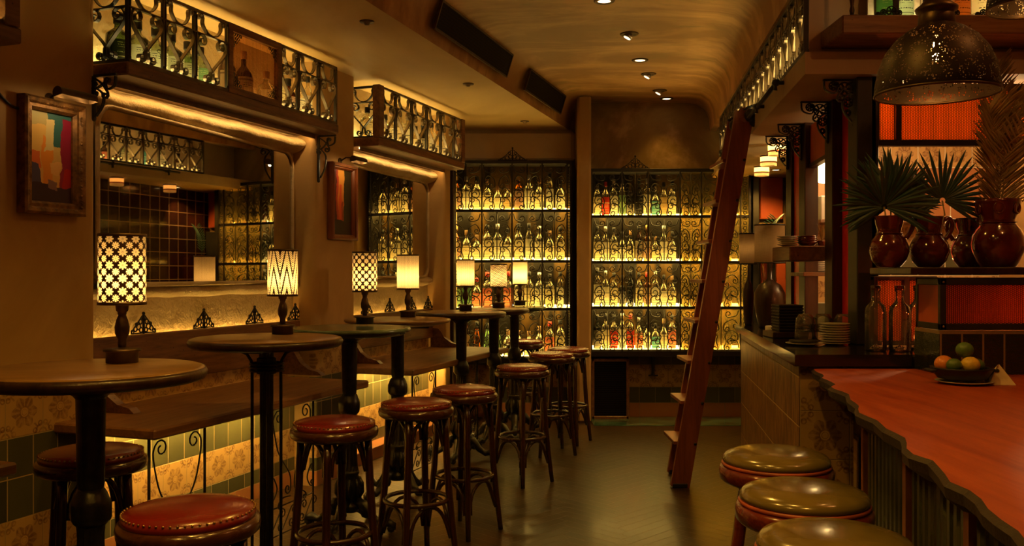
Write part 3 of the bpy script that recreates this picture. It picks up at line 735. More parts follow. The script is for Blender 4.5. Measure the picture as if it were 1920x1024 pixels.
# ---------------------------------------------------------------- wall shelves with iron cages
def cage_panel(mb,u0,u1,z0,z1,v,flatn=(1,0,0),F=None):
    w=u1-u0; h=z1-z0; F=F or (lambda p:[(v,a,b) for a,b in p]); uc=(u0+u1)/2; sz=(.011,.0028)
    for s in (-1,1):
        c=[(uc+s*.012,z0+.075*h),(uc+s*.010,z0+.16*h),(uc+s*.045*w,z0+.22*h),(uc+s*.36*w,z0+.46*h),(uc+s*.44*w,z0+.56*h),(uc+s*.41*w,z0+.64*h)]
        mb.tube(F(scroll(c,.024,s,.036,s,turns=1.2,n=14)),sz,flat=flatn)
        c=[(uc+s*.0,z0+.715*h),(uc+s*.14*w,z0+.74*h),(uc+s*.27*w,z0+.84*h),(uc+s*.27*w,z0+.93*h)]
        mb.tube(F(scroll(c,0,1,.020,-s,turns=1.0,n=9)),sz,flat=flatn)
        mb.tube(F([(uc+s*w*.47,z0+.05*h),(uc+s*w*.47,z0+.95*h)]),(.010,.0022),flat=flatn)
    a,b=F([(u0,z0+.70*h)])[0],F([(u1,z0+.70*h)])[0]
    mb.tube([a,b],(.010,.003),flat=flatn)
def cage_shelf(lab,u0,u1,posts,screen,post_wood,vF=-3.087):
    t=thing('wall_shelf',lab,'shelf',(0,0,0),LWR); z0,z1=2.405,2.785
    MB().box(vN+.012,vF+.015,u0,u1,2.342,2.405,.007).build('plank',M['wood'],t)
    for i in range(len(posts)-1):
        a,b=posts[i],posts[i+1]
        if (a,b)==screen:
            f=MB(); f.box(vF-.02,vF+.012,a,a+.035,z0,z1).box(vF-.02,vF+.012,b-.035,b,z0,z1).box(vF-.02,vF+.011,a,b,z1-.04,z1).box(vF-.02,vF+.011,a,b,z0,z0+.035)
            fr=f.build('screen_frame',M['wood'],t); g=MB().quad((vF-.005,a+.035,z0+.035),(vF-.005,b-.035,z0+.035),(vF-.005,b-.035,z1-.04),(vF-.005,a+.035,z1-.04)); g.build('ribbed_glass',SCR,fr)
            c=MB()
            for sy,cu in ((1,a+.04),(-1,b-.04)):
                for szz,cz in ((1,z0+.04),(-1,z1-.045)):
                    for q in range(4):
                        for r in range(4-q): c.tube([(vF+.004,cu+sy*(.012+.02*q)+.008*cos(e*PI/4),cz+szz*(.010+.02*r)+.008*sin(e*PI/4)) for e in range(8)],.0028,4,closed=True)
            c.build('corner_fretwork',M['iron'],fr); continue
        mb=MB(); cage_panel(mb,a,b,z0+.012,z1-.012,vF); 
        mb.bar((vF,a,z0+.008),(vF,b,z0+.008),.008,flat=(1,0,0)).bar((vF,a,z1-.008),(vF,b,z1-.008),.008,flat=(1,0,0)); mb.build('grille',M['ironw'],t)
    for u in posts:
        w_=.035 if u in post_wood else .011
        MB().box(vF-w_,vF+w_*.6,u-w_,u+w_,z0+.0005,z1,.002).build('post',M['wood'] if u in post_wood else M['iron'],t)
    mb=MB(); F=lambda p:[(b_,posts[0],z) for b_,z in p]
    cage_panel(mb,vN+.06,vF,z0+.012,z1-.012,0,(0,1,0),F); mb.bar((vN+.03,posts[0],z0+.008),(vF,posts[0],z0+.008),.008).bar((vN+.03,posts[0],z1-.008),(vF,posts[0],z1-.008),.008); mb.build('end_grille',M['iron'],t)
    MB().box(vN+.02,vN+.05,u0+.05,u1-.05,z0+.0,z0+.008).build('light_strip',glow('cage_led',(1,.72,.24),20),t)
    MB().box(vF-.035,vF-.025,u0+.05,u1-.05,z0+.0,z0+.004).build('light_strip',bpy.data.materials['cage_led'],t)
    MB().box(vP-.03,vP-.02,u0+.05,u1-.05,2.332,2.341).build('under_light',glow('cove_led',(1,.62,.22),13),t)
    MB().box(vP-.015,vP-.007,u0+.03,u1-.03,2.315,2.3418).build('light_lip',M['wood'],t)
m=mat('ribbed_brown_glass'); P=xyz(); w_=((P[1]/.009).frac()-.5).abs(); t_=new('ShaderNodeBsdfTransparent'); t_.inputs[0].default_value=(.55,.30,.13,1)
out(mixsh(w_.ramp(.1,.5)*.7+.15,t_.outputs[0],bsdf((.13,.06,.03),.25))); SCR=m
cage_shelf('near wall shelf with an iron scroll cage of bottles above the first mirror',3.38,5.30,[3.40,3.64,3.87,4.14,4.64,4.83,5.07,5.285],(4.14,4.64),(),)
cage_shelf('far wall shelf with an iron scroll cage and stout wooden corner posts',5.86,7.50,[5.90,6.16,6.44,6.72,7.00,7.28,7.46],None,(5.90,7.46))
cage_shelf('wooden end post of a cage shelf, just showing above the gilt painting',1.90,2.80,[1.93,2.20,2.48,2.75],None,(2.75,))
# iron scroll brackets below the shelves
def bracket(name,loc,rot,lab,L=.20,H=.24,cat_='bracket',grp='iron scroll brackets'):
    mb=MB(); F=lambda p:[(a,0,b) for a,b in p]
    mb.bar((0,0,-H),(0,0,0),.007).bar((0,0,0),(L,0,0),.006)
    sz=(.007,.003)
    mb.tube(F(scroll([(.012,-H*.93),(.05,-H*.7),(.055,-H*.45),(.02,-H*.3)],.0,1,.022,1,n=10)),sz,flat=(0,1,0))
    mb.tube(F(scroll([(.01,-H*.3),(L*.35,-H*.22),(L*.62,-.02)],.024,-1,.0,1,n=10)),sz,flat=(0,1,0))
    mb.tube(F(scroll([(L*.97,-.008),(L*.92,-.05),(L*.6,-.065),(L*.5,-.03)],0,1,.016,-1,n=9)),sz,flat=(0,1,0))
    mb.tube(F(scroll([(.008,-.012),(.05,-.04),(.08,-.08)],0,1,.02,-1,n=9)),sz,flat=(0,1,0)); mb.ball((0,0,-H),.010,8)
    return tag(mb.build(name,M['iron'],None,loc,rot),lab,cat_,grp)
def lw(v,u,z): return (v*cos(LWR)-u*sin(LWR),v*sin(LWR)+u*cos(LWR),z)
bracket('iron_bracket',lw(vP+.008,3.33,2.333),LWR,'iron scroll bracket under the near end of the first cage shelf',.13,.20)
bracket('iron_bracket',lw(vP+.008,5.29,2.333),LWR,'long iron scroll bracket under the far end of the first cage shelf',.13,.30)

tag(MB().tube(cat([lw(vP+.006,2.45,2.32),lw(vP+.008,2.70,2.24),lw(vP+.006,2.86,2.13),lw(vP+.012,2.915,2.11)],6),.006,6).build('power_cord',M['black']),'thin black cord running down the plaster to the gilt-framed painting','cord')
# ---------------------------------------------------------------- the leaning ladder
t=thing('wooden_ladder','tall reddish wooden library ladder leaning on the rail under the iron lattice','ladder',(1.11,6.0,0))
b0,b1=Vector((0,0,.004)),Vector((.435,.03,2.49)); ax=(b1-b0).normalized()
for dy,dx in ((0,0),(.42,.05)):
    d=Vector((dx,dy,0)); p,q=b0+d,b1+d; s=ax.cross(Vector((0,1,0))).normalized()*.062; th_=Vector((0,.017,0))
    vs=[p-s-th_,p+s-th_,p+s+th_,p-s+th_,q-s-th_,q+s-th_,q+s+th_,q-s+th_]
    MB().add(vs,[(3,2,1,0),(4,5,6,7),(0,1,5,4),(1,2,6,5),(2,3,7,6),(3,0,4,7)]).tube([q+ax*.0+Vector((-.0,-.02,-.02)),q+Vector((.0,.02,-.02))],.05,16).build('rail',M['ladder'],t)
    MB().box(p.x-.05,p.x+.05,p.y-.02,p.y+.02,0,.03,.004).build('foot',M['black'],t)
for k in range(8):
    f=.115+.108*k; p=b0+(b1-b0)*f
    MB().box(p.x-.085,p.x+.055,p.y+.018,p.y+.42,p.z-.012,p.z+.012,.003).xf(Matrix.Translation((0,0,0))).build('tread',M['ladder'],t)
    MB().tube([(p.x+.05,p.y-.022,p.z),(p.x+.05,p.y-.016,p.z)],.010,8).build('bolt',M['iron'],t)
for dy in (0,.42):
    hk=MB()
    hk.tube([(b1.x-.01,dy+.02,2.50),(b1.x+.03,dy+.02,2.52),(b1.x+.075,dy+.02,2.54),(b1.x+.08,dy+.02,2.46)],.012,6)
    hk.ball((b1.x+.06,dy-.02,2.42),.04,10); hk.ball((b1.x+.03,dy-.02,2.46),.045,10); hk.build('hook',M['black'],t)
# ---------------------------------------------------------------- bottles
def label_mat(name,c,ink):
    m=mat(name); P=xyz(); z=P[2]; a=(P[0].atan2(P[1]*-1)).abs()
    ln=((z/.011).frac()>.62)*(noise(coords('Object',(260,260,90)),1,1)>.47)*(a<.75)*((z>.075)*(z<.098)+(z>.045)*(z<.062)).clamp()
    bd=((z-.115).abs()<.004)+((z-.033).abs()<.002); cc=mix((ln+bd*.7).clamp(),c,ink)
    tr=new('ShaderNodeBsdfTranslucent'); df=new('ShaderNodeBsdfDiffuse'); E.nt.links.new(cc,tr.inputs[0]); E.nt.links.new(cc,df.inputs[0])
    out(mixsh(.35,tr.outputs[0],df.outputs[0])); return m
LB={'cream':label_mat('cream_label',(.82,.72,.48),(.12,.08,.04)),'white':label_mat('white_label',(.85,.8,.66),(.05,.05,.08)),'kraft':label_mat('kraft_label',(.6,.42,.2),(.1,.04,.02)),
 'red':label_mat('red_label',(.62,.05,.03),(.8,.7,.4)),'pink':label_mat('pink_label',(.75,.22,.13),(.8,.7,.4)),'green':label_mat('green_label',(.25,.42,.22),(.7,.7,.4)),'blue':label_mat('blue_label',(.10,.35,.38),(.8,.8,.5)),'black':label_mat('black_label',(.05,.045,.035),(.6,.5,.25))}
GL={'clear':glass('clear_glass',(.86,.82,.66),.93,shine=.7),'amber':glass('amber_glass',(.5,.22,.04),.92),'brown':glass('brown_glass',(.20,.07,.02),.9),'green':glass('green_glass',(.42,.62,.34),.8),'dark':glass('dark_bottle_glass',(.045,.05,.035),.7),'pale':glass('pale_green_glass',(.72,.86,.66),.8)}
CP={'black':M['black'],'wood':plain('cork_cap',(.42,.24,.10),.6),'red':plain('red_cap',(.45,.03,.02),.4),'gold':M['brass'],'silver':plain('silver_cap',(.5,.47,.4),.3,.9)}
SHP={ # body profile, neck top z, neck radius, label z-range, label radius
 'tall':([(.036,0),(.041,.006),(.041,.185),(.035,.205),(.017,.225),(.0145,.24),(.0145,.285),(.016,.288),(.016,.295)],.295,.041,(.008,.168)),
 'round':([(.040,0),(.046,.008),(.047,.12),(.043,.15),(.028,.175),(.015,.19),(.0135,.20),(.0135,.245),(.0155,.25),(.0155,.258)],.258,.0465,(.008,.13)),
 'squat':([(.046,0),(.052,.01),(.053,.10),(.047,.13),(.024,.15),(.016,.16),(.016,.20),(.018,.205)],.205,.053,(.008,.105)),
 'cone':([(.042,0),(.046,.008),(.044,.06),(.033,.15),(.020,.20),(.0135,.225),(.0135,.27),(.0155,.275)],.275,.045,(.02,.06)),
 'slim':([(.026,0),(.031,.006),(.031,.20),(.026,.23),(.0135,.255),(.0125,.265),(.0125,.31),(.014,.315)],.315,.031,(.01,.185)),
 'jug':([(.048,0),(.055,.01),(.056,.07),(.052,.14),(.036,.155),(.017,.17),(.015,.18),(.015,.215),(.018,.22)],.22,.0565,(.02,.11))}
BP={}
def bottle_proto(shape,g,l,c):
    k=(shape,g,l,c)
    if k in BP: return BP[k]
    prof,zt,lr,(l0,l1)=SHP[shape]
    b=MB().lathe(prof,16).build('bottle',GL[g]); tag(b,'x','bottle')
    if l:
        mb=MB(); vs=[]; n=12; A=1.35 if shape!='cone' else .9
        for z in (l0,l1):
            for q in range(n+1): a=-PI/2-A+2*A*q/n; vs.append(((lr+.0012)*cos(a),(lr+.0012)*sin(a),z))
        mb.add(vs,[(q,q+1,n+2+q,n+1+q) for q in range(n)],True).build('label',LB[l],b)
    MB().lathe([(prof[-1][0]+.001,zt-.03),(prof[-1][0]+.002,zt-.028),(prof[-1][0]+.002,zt+.012),(1e-5,zt+.014)],12).build('cap',CP[c],b)
    BP[k]=(b,tree_of(b)); return BP[k]
ORD=['first','second','third','fourth','fifth','sixth','seventh','eighth','ninth','tenth','eleventh','twelfth','thirteenth','fourteenth','fifteenth','sixteenth','seventeenth','eighteenth']
SHN={'tall':'straight','round':'round-shouldered','squat':'squat','cone':'cone-shaped','slim':'slim','jug':'wide'}
def put_bottle(k,loc,lab,grp,rot=0,sc=1.0):
    b,ch=bottle_proto(*k); return put(b,ch,loc,rot+random.uniform(-.15,.15),lab,grp,(sc,sc,sc))
def bdesc(k): return (k[1] if k[1]!='pale' else 'pale green')+' '+SHN[k[0]]+' bottle'+((' with %s label'%k[2]) if k[2] else '')
def row(x0,x1,y,z,specs,where,grp,start=0,rev=False,jit=.004):
    n=len(specs); 
    for i,k in enumerate(specs):
        if k is None: continue
        x=x0+(x1-x0)*(i+.5)/n; o=ORD[(n-1-i) if rev else i]
        b=put_bottle(k,(x,y+random.uniform(-jit,jit),z),'%s, %s %s'%(bdesc(k),o,where),grp,0,random.uniform(1.06,1.16)); q=min(b.scale[0],.47*(x1-x0)/n/(max(r for r,_ in SHP[k[0]][0])+.0015)); b.scale=(q,q,b.scale[2])
def rnd(n,pool): return [random.choice(pool) for _ in range(n)]
# ---------------------------------------------------------------- back cabinets
def grille_cell(mb,x0,x1,z0,z1,y,var=0,th=.0052):
    F=lambda p:[(a,y,b) for a,b in p]; w=x1-x0; h=z1-z0; xc=(x0+x1)/2
    for s in (-1,1):
        X=lambda f:xc+s*w*f; Z=lambda f:z0+h*f
        mb.tube(F(scroll([(X(.08),Z(.06)),(X(.13),Z(.20)),(X(.02+.08),Z(.33)),(X(.26),Z(.47)),(X(.40),Z(.40))],.030,s,.048,-s,n=11,sub=4)),th,5)
        mb.tube(F(scroll([(X(.44),Z(.04)),(X(.42),Z(.17)),(X(.28),Z(.26))],0,1,.034,s,n=10,sub=4)),th,5)
        mb.tube(F(scroll([(X(.06),Z(.52)),(X(.10),Z(.66)),(X(.30),Z(.74)),(X(.42),Z(.64))],.032,s,.030,-s,n=10,sub=4)),th,5)
        mb.tube(F(scroll([(X(.45),Z(.97)),(X(.38),Z(.84)),(X(.20),Z(.80))],0,1,.032,-s,n=10,sub=4)),th,5)
    if var: mb.tube(F([(xc,z0),(xc,z1)]),th,5)
def crest(x,y,z,lab,w=.13):
    mb=MB(); mb.tube([(0,0,0),(0,0,.12)],.006,6).ball((0,0,.12),.010,8)
    for s in (-1,1):
        for X,Z,r in ((.022,.035,.018),(.05,.025,.02),(.085,.016,.014),(.03,.07,.012),(.11,.010,.009)):
            mb.tube([(s*X+r*cos(q*PI/6),0,Z+r*sin(q*PI/6)) for q in range(12)],.004,5,closed=True)
        mb.tube([(s*.13,0,.003),(s*.09,0,.03),(s*.05,0,.062),(s*.01,0,.10)],.004,5)
    mb.box(-.14,.14,-.006,.006,-.001,.008); tag(mb.build('iron_crest',M['iron'],None,(x,y,z)),lab,'crest','iron crests on the back cabinets')
SHB=glow('shelf_back_glow',(1,.64,.15),15)
SHG=glow('shelf_glow',(1,.63,.13),SHGLOW)
pane=mat('hammered_amber_glass'); v=coords('Object',(1,1,1)); n_=noise(v,70,3,.7,1); w_=noise(v,9,2,.5)
tb=new('ShaderNodeBsdfTransparent'); tb.inputs[0].default_value=(.95,.62,.16,1); tl=new('ShaderNodeBsdfTranslucent'); tl.inputs[0].default_value=(.9,.6,.15,1)
gg=bsdf((.05,.035,.012),.15,0,bump(n_,.9,.01),.8)
out(mixsh((n_.ramp(.42,.62)*.5+.02),mixsh(.12,tb.outputs[0],tl.outputs[0]),gg))
HAM=mat('hammered_dark_glass'); v=coords('Object',(1,1,1)); n_=noise(v,95,3,.7,.6); w_=noise(coords('Object',(1,.1,.25)),7,2,.5)
out(bsdf(mix(w_.ramp(.5,.62),(.006,.004,.002),(.075,.040,.008)),.42,0,bump(n_,.6,.004),.2))
def cabinet(lab,x0,x1,zs,posts,cells_glass=(),yF=8.73,yB=8.943,backc=(.30,.19,.05)):
    t=thing('bottle_cabinet',lab,'cabinet',(0,0,0))
    zt,zb=zs[0],zs[-1]
    f=MB().box(x0-.02,x0,yF,yB,zb-.06,zt,.003).box(x1,x1+.02,yF,yB,zb-.06,zt,.003).box(x0-.02,x1+.02,yF,yB,zt-.015,zt+.02,.003).box(x0-.02,x1+.02,yF-.01,yB,zb-.07,zb-.012,.003)
    f.build('frame',M['iron'],t)
    MB().box(x0,x1,yB-.01,yB-.002,zb,zt).build('back_panel',HAM,t)
    for z in zs[1:]:
        MB().box(x0,x1,yF+.002,yF+.024,z-.030,z-.001,.003).build('shelf_edge',M['iron'],t)
        MB().box(x0,x1,yF+.024,yB-.01,z-.012,z-.004).build('shelf',SHG,t)
        MB().box(x0,x1,yB-.022,yB-.012,z-.003,z+.022).build('back_light',SHB,t)
    for i in range(len(posts)-1):
        a,b=posts[i],posts[i+1]
        MB().box(b-.007,b+.007,yF-.012,yF+.004,zb-.02,zt).build('upright',M['iron'],t)
        for j in range(len(zs)-1):
            if b-a>.09:
                mb=MB(); grille_cell(mb,a,b,zs[j+1]+.002,zs[j]-.03 if j else zs[j]-.015,yF-.004,(i+j)%2); mb.build('scroll_grille',M['iron'],t)
            else:
                mb=MB(); xc=(a+b)/2
                for q in range(9):
                    z=zs[j+1]+.02+(zs[j]-zs[j+1]-.05)*q/8; mb.tube([(xc+.016*cos(e*PI/4),yF-.004,z+.016*sin(e*PI/4)) for e in range(8)],.004,4,closed=True)
                mb.build('scroll_grille',M['iron'],t)
            if i in cells_glass: MB().quad((a+.006,yF+.012,zs[j+1]),(b-.006,yF+.012,zs[j+1]),(b-.006,yF+.012,zs[j]-.02),(a+.006,yF+.012,zs[j]-.02)).build('amber_pane',pane,t)
    return t
ZL=[2.485,2.036,1.548,1.086,.619]; ZR=[2.406,1.98,1.538,1.10,.685]
cabinet('tall iron-fronted bottle cabinet behind the farthest tables, bent against the plaster column',-.92,.565,ZL,[-.92,-.60,-.29,0,.29,.53,.565])
cabinet('iron-fronted bottle cabinet between the plaster column and the ladder, ending in amber glass panes',.775,2.285,ZR,[.775,1.06,1.31,1.618,1.825,2.20,2.285],(3,4,5))
crest(.005,8.75,2.506,'pointed iron crest on top of the cabinet behind the tables'); crest(1.19,8.75,2.427,'pointed iron crest on top of the cabinet with the amber panes')
C,A,B_,Gn,D_,Pl='clear','amber','brown','green','dark','pale'
light=[('tall',C,'cream','black'),('round',C,'cream','wood'),('tall',C,'white','silver'),('squat',C,'cream','wood'),('slim',C,'white','black'),('round',C,'white','black'),('tall',A,'cream','gold'),('squat',C,'kraft','wood')]
mixd=light+[('tall',D_,'white','black'),('round',A,'kraft','black'),('slim',Gn,'green','gold'),('tall',C,'pink','red'),('tall',B_,'cream','red'),('cone',Gn,'cream','gold')]
gL='bottles in the cabinet behind the tables'; gR='bottles in the cabinet beside the ladder'
nm=['top','second','third','bottom']
rowsL=[[light[i%8] for i in (3,5,3,6,2,0,1,3,7,6,2,1,4)]+[light[5]],
 [light[i] for i in (0,2,4,6,1,3,0,2,5,0,4,2,1,0)],
 [light[0],light[2],light[6],('tall',C,'green','gold'),('tall',Gn,'green','gold'),('round',C,'pink','red'),('tall',C,'pink','red'),('slim',D_,'black','black'),('tall',C,'pink','red'),light[2],light[0],light[2],light[0],light[4]],
 [('tall',C,'red','black'),light[1],light[6],light[2],('slim',B_,'kraft','black'),('cone',A,'cream','black'),('cone',Gn,None,'black'),('cone',Gn,None,'black'),light[3],light[7],light[3],light[1],('tall',C,'pink','red'),light[0]]]
for j in range(4):
    random.shuffle(rowsL[j]) if j<0 else None
    row(-.90,.52,8.835,ZL[j+1]-.0035,rowsL[j],'from the column, %s shelf behind the tables'%nm[j],gL,rev=True)
rowsR=[[light[0],('tall',C,'red','red'),light[2],('slim',C,'green','black'),('squat',D_,'cream','black'),('slim',D_,'black','black'),('slim',C,'white','silver'),('round',C,'blue','silver'),('tall',C,'kraft','black'),('tall',C,'cream','black')],
 [light[0],light[2],light[0],light[5],light[1],('slim',B_,'cream','black'),light[6],light[3],light[2],light[5]],
 [light[4],light[2],light[0],('round',D_,'white','black'),('slim',D_,None,'black'),light[0],('tall',A,'cream','red'),light[2],light[5],light[1]],
 [('tall',D_,'cream','black'),light[0],('tall',C,'red','black'),light[2],('tall',C,'red','red'),('round',C,'pink','silver'),('squat',C,'white','black'),('squat',C,'blue','black'),('round',C,'cream','wood'),('tall',C,'pink','black')]]
for j in range(4): row(.79,1.60,8.835,ZR[j+1]-.0035,rowsR[j],'from the column, %s shelf beside the ladder'%nm[j],gR)
for j in range(4):
    for i,(x,k) in enumerate(((1.69,'slim'),(1.78,'tall'),(1.90,'round'),(2.0,'slim'),(2.10,'tall'),(2.24,'slim'))):
        put_bottle((k,D_ if (i+j)%3 else B_,None,'black'),(x,8.85,ZR[j+1]-.0035),'dark bottle shape behind amber glass, %s from the ladder post on the %s shelf'%(ORD[i],nm[j]),'dark bottles behind the amber panes',0,random.uniform(1,1.12))
# bottles in the two wall cages
def cage_bottles(specs,grp,where,v=-3.22):
    for i,(u,k,s,txt) in enumerate(specs):
        b=put_bottle(k,lw(v+random.uniform(-.012,.012),u,2.4135),'%s, %s %s'%(bdesc(k),ORD[i],where),grp,LWR+PI/2*.85,s)
        if txt:
            f=bpy.data.curves.new('lettering','FONT'); f.body=txt; f.size=.026; f.align_x='CENTER'; f.extrude=.0003; f.space_line=.9
            f.materials.append(M['black']); tmp=bpy.data.objects.new('tmp',f); COL.objects.link(tmp); bpy.context.view_layer.update(); me=bpy.data.meshes.new_from_object(tmp.evaluated_get(bpy.context.evaluated_depsgraph_get())); bpy.data.objects.remove(tmp); o=bpy.data.objects.new('lettering',me); COL.objects.link(o); o.parent=b; r=SHP[k[0]][2]+.003; o.location=(0,-r,.10); o.rotation_euler=(PI/2,0,0)
cage_bottles([(3.475,('jug',Gn,'black','black'),1.05,None),(3.60,('jug',Pl,'white','black'),1.06,'CUE\nPJ'),(3.73,('jug',Pl,'white','black'),1.06,'CUE\nPJ'),(3.85,('jug',Pl,'white','black'),1.06,'CUE\nPJ'),(3.97,('jug',Gn,'cream','black'),1.0,None),(4.09,('jug',Pl,'green','black'),1.0,None),
 (4.30,('round',B_,'kraft','black'),1.1,None),(4.47,('round',B_,'kraft','wood'),1.1,None),(4.70,('squat',C,'white','wood'),1.05,None),(4.80,('round',C,'cream','black'),.95,None),(4.92,('squat',A,'cream','black'),1.05,None),(5.04,('round',C,'white','wood'),.95,None),(5.17,('slim',C,'white','black'),.9,None)],'bottles in the near wall cage','in the near wall cage')
cage_bottles([(5.98,('jug',C,'cream','black'),1.0,None),(6.10,('round',C,'white','black'),1,None),(6.23,('squat',C,'cream','black'),1,None),(6.36,('round',C,'white','wood'),1,None),(6.52,('tall',C,'cream','black'),.95,None),(6.66,('tall',C,'white','red'),1.0,None),(6.80,('squat',C,'cream','black'),1,None),(6.93,('round',D_,'cream','black'),1,None),(7.10,('tall',C,'white','black'),.95,None),(7.24,('round',C,'cream','gold'),.9,None),(7.36,('slim',C,'white','black'),.9,None)],'bottles in the far wall cage','in the far wall cage')
# ---------------------------------------------------------------- iron lattice under the high ceiling, over the bar
t=thing('iron_lattice','long iron scroll lattice along the ceiling edge above the ladder, lit from within','lattice',(0,0,0),RR)
vL=.8235+.025; u0,u1=4.44,8.33; n=19
MB().box(vL-.012,vL+.012,u0,u1,2.467,2.482).box(vL-.012,vL+.012,u0,u1,2.80,2.818).box(vL-.008,vL+.008,u0,u1,2.715,2.722).build('frame',M['iron'],t)
for k in range(n):
    a=u0+(u1-u0)*k/n; b=u0+(u1-u0)*(k+1)/n; mb=MB(); cage_panel(mb,a,b,2.482,2.80,vL); mb.box(vL-.013,vL+.009,b-.008,b+.008,2.468,2.815); mb.build('scroll_panel',M['ironw'],t)
mb=MB(); mb.box(vL-.013,vL+.009,u0-.008,u0+.008,2.468,2.815).build('end_post',M['iron'],t)
MB().box(vL+.035,vL+.05,u0+.1,u1-.1,2.467,2.474).build('light_strip',glow('lattice_led',(1,.72,.24),45),t)
lt=[Pl,C,C,A,D_,B_]
for k in range(16):
    u=u0+.13+k*.235; v=vL+.11; x=v*cos(RR)-u*sin(RR); y=v*sin(RR)+u*cos(RR)
    kk=(['round','slim','tall','squat'][k%4],lt[k%6],['white','cream',None,'kraft','pink','cream','blue'][k%7],'black')
    put_bottle(kk,(x,y,2.4655),'%s, %s from the front behind the high lattice'%(bdesc(kk),ORD[k]),'bottles behind the high lattice',RR-PI/2,.9)
t=thing('ladder_rail','black iron pipe rail for the ladder, fixed along the pale soffit below the lattice','rail',(0,0,0),RR)
MB().tube([(vL-.05,4.95,2.44),(vL-.05,7.95,2.44)],.011,8).build('pipe',M['black'],t)
for u in (5.0,5.7,6.4,7.1,7.8):
    MB().tube([(vL+.04,u,2.44),(vL-.05,u,2.44),(vL-.055,u,2.40)],.012,6).ball((vL-.052,u,2.44),.022,8).build('rail_bracket',M['black'],t)
# ---------------------------------------------------------------- ceiling fittings
for k,(px,py) in enumerate(((1133,2),(1180,64),(1200,113),(1216,139),(1237,170),(1250,197))):
    Y=1.677*FPX/(512-py); Y=min(Y,8.72); X=(px-960)/FPX*Y; gim=k in (1,3,4)
    where=['first, nearest the camera','second, a tilted gimbal','third','fourth, a tilted gimbal','fifth, a tilted gimbal','sixth, right before the back wall'][k]
    t=thing('ceiling_downlight','round recessed ceiling spot, '+where,'downlight',(X,Y,3.0985),0,'recessed spots along the mottled ceiling')
    MB().lathe([(.040,-.001),(.043,-.007),(.062,-.006),(.066,.0)],24).build('trim_ring',M['bronze'],t)
    if gim:
        MB().lathe([(.030,0),(.034,-.03),(.020,-.032)],18).xf(Matrix.Rotation(.5,4,'Y')).build('gimbal',M['silver'] if 'silver' in M else CP['silver'],t)
        MB().lathe([(.026,-.034),(1e-5,-.035)],16).xf(Matrix.Rotation(.5,4,'Y')).build('lens',glow('spot_dim%d'%k,(1,.72,.4),1.6),t)
    else: MB().lathe([(.041,-.002),(1e-5,-.0025)],24).build('lens',glow('spot_bright%d'%k,(1,.62,.28),5),t)
    ld=bpy.data.lights.new('downlight_beam','SPOT'); ld.energy=SPOT*(.25 if k==5 else .8 if gim else 1); ld.color=(1,.50,.065); ld.spot_size=1.5; ld.spot_blend=.8; ld.shadow_soft_size=.04
    lo=bpy.data.objects.new('downlight_beam',ld); COL.objects.link(lo); lo.parent=t; lo.location=(0,0,-.05)
for px,py,w_ in ((878,157,'nearest the far wall cage'),(984,227,'before the back cabinet'),(688,40,'above the near wall cage')):
    Y=1.41*FPX/(512-py); t=tag(MB().lathe([(.042,0),(.040,-.006),(.02,-.008),(.012,-.02),(1e-5,-.021)],20).build('ceiling_sprinkler',M['bronze'],None,((px-960)/FPX*Y,Y,2.8295)),'small dark round fitting on the ochre ceiling, '+w_,'sprinkler')
vm=mat('dark_grating'); P=xyz(); g_=(((P[1]/.018).frac()-.5).abs()>.3).max(((P[2]/.018).frac()-.5).abs()>.3); out(bsdf(mix(g_,(.002,.002,.002),(.016,.009,.005)),.7,spec=.1))
RV=-math.atan(.31)
for k,(Ya,Yb) in enumerate(((5.45,6.80),(7.28,8.38))):
    x=edgeL(Ya)+.055; t=thing('air_vent',['long dark slotted air vent in the curved ceiling step, nearer the camera','shorter dark slotted air vent in the ceiling step, nearer the back wall'][k],'air vent',(x,Ya,2.90),RV)
    L=(Yb-Ya)*1.047; sl=Matrix.Rotation(.30,4,'Y')
    MB().box(-.012,.006,0,L,0,.155).xf(sl).build('grating',vm,t)
    MB().box(-.008,.012,-.012,0,-.01,.165).box(-.008,.012,L,L+.012,-.01,.165).box(-.008,.012,0,L,-.012,0).box(-.008,.012,0,L,.155,.167).xf(sl).build('rim',M['bronze'],t)
# drum lights under the soffit
for px,Y,w_ in ((1457,6.6,'nearest of three under the soffit'),(1441,7.26,'middle of three under the soffit'),(1428,8.0,'farthest of three under the soffit')):
    t=thing('drum_light','small glowing round drum light, '+w_,'ceiling light',((px-960)/FPX*Y,Y,2.36),0,'drum lights under the soffit')
    MB().lathe([(.055,-.012),(.067,-.010),(.067,-.001),(.02,0)],28).build('cap',M['bronze'],t)
    MB().open_lathe([(.060,-.085),(.064,-.08),(.065,-.012)],32).build('drum_shade',SH['plain'],t)
    MB().lathe([(.066,-.060),(.0665,-.055),(.066,-.05)],28).build('band',M['orange'],t)
    bulb((0,0,-.045),t,.018,330)
# ---------------------------------------------------------------- posts, red panels and brackets of the bar hatch
def S2(name,*a,**k): return S(name,*a,**k)
def pbox(Y,w,d,z0,z1,b=.004): X=along(Y); return MB().box(X-w/2,X+w/2,Y-d/2,Y+d/2,z0,z1,b)
for k,(Y,w_,m_) in enumerate(((4.40,.105,'post'),(4.97,.085,'dark'),(5.72,.085,'dark'),(6.22,.075,'dark'))):
    S('trim_%d'%(20+k),pbox(Y,w_,.12,1.076,2.36),M[m_])
    if k==0: S('trim_24',MB().box(1.72,1.745,4.34,4.46,1.076,2.36,.004),M['steel'])
S('trim_25',MB().prism([(along(4.46)+.02,4.46),(along(4.92)+.02,4.92),(along(4.92)+.04,4.92),(along(4.46)+.04,4.46)],1.08,2.36),M['red'])
S('trim_26',MB().prism([(along(5.80)-.01,5.80),(along(6.19)-.01,6.19),(along(6.19)+.01,6.19),(along(5.80)+.01,5.80)],1.08,2.36),M['red'])
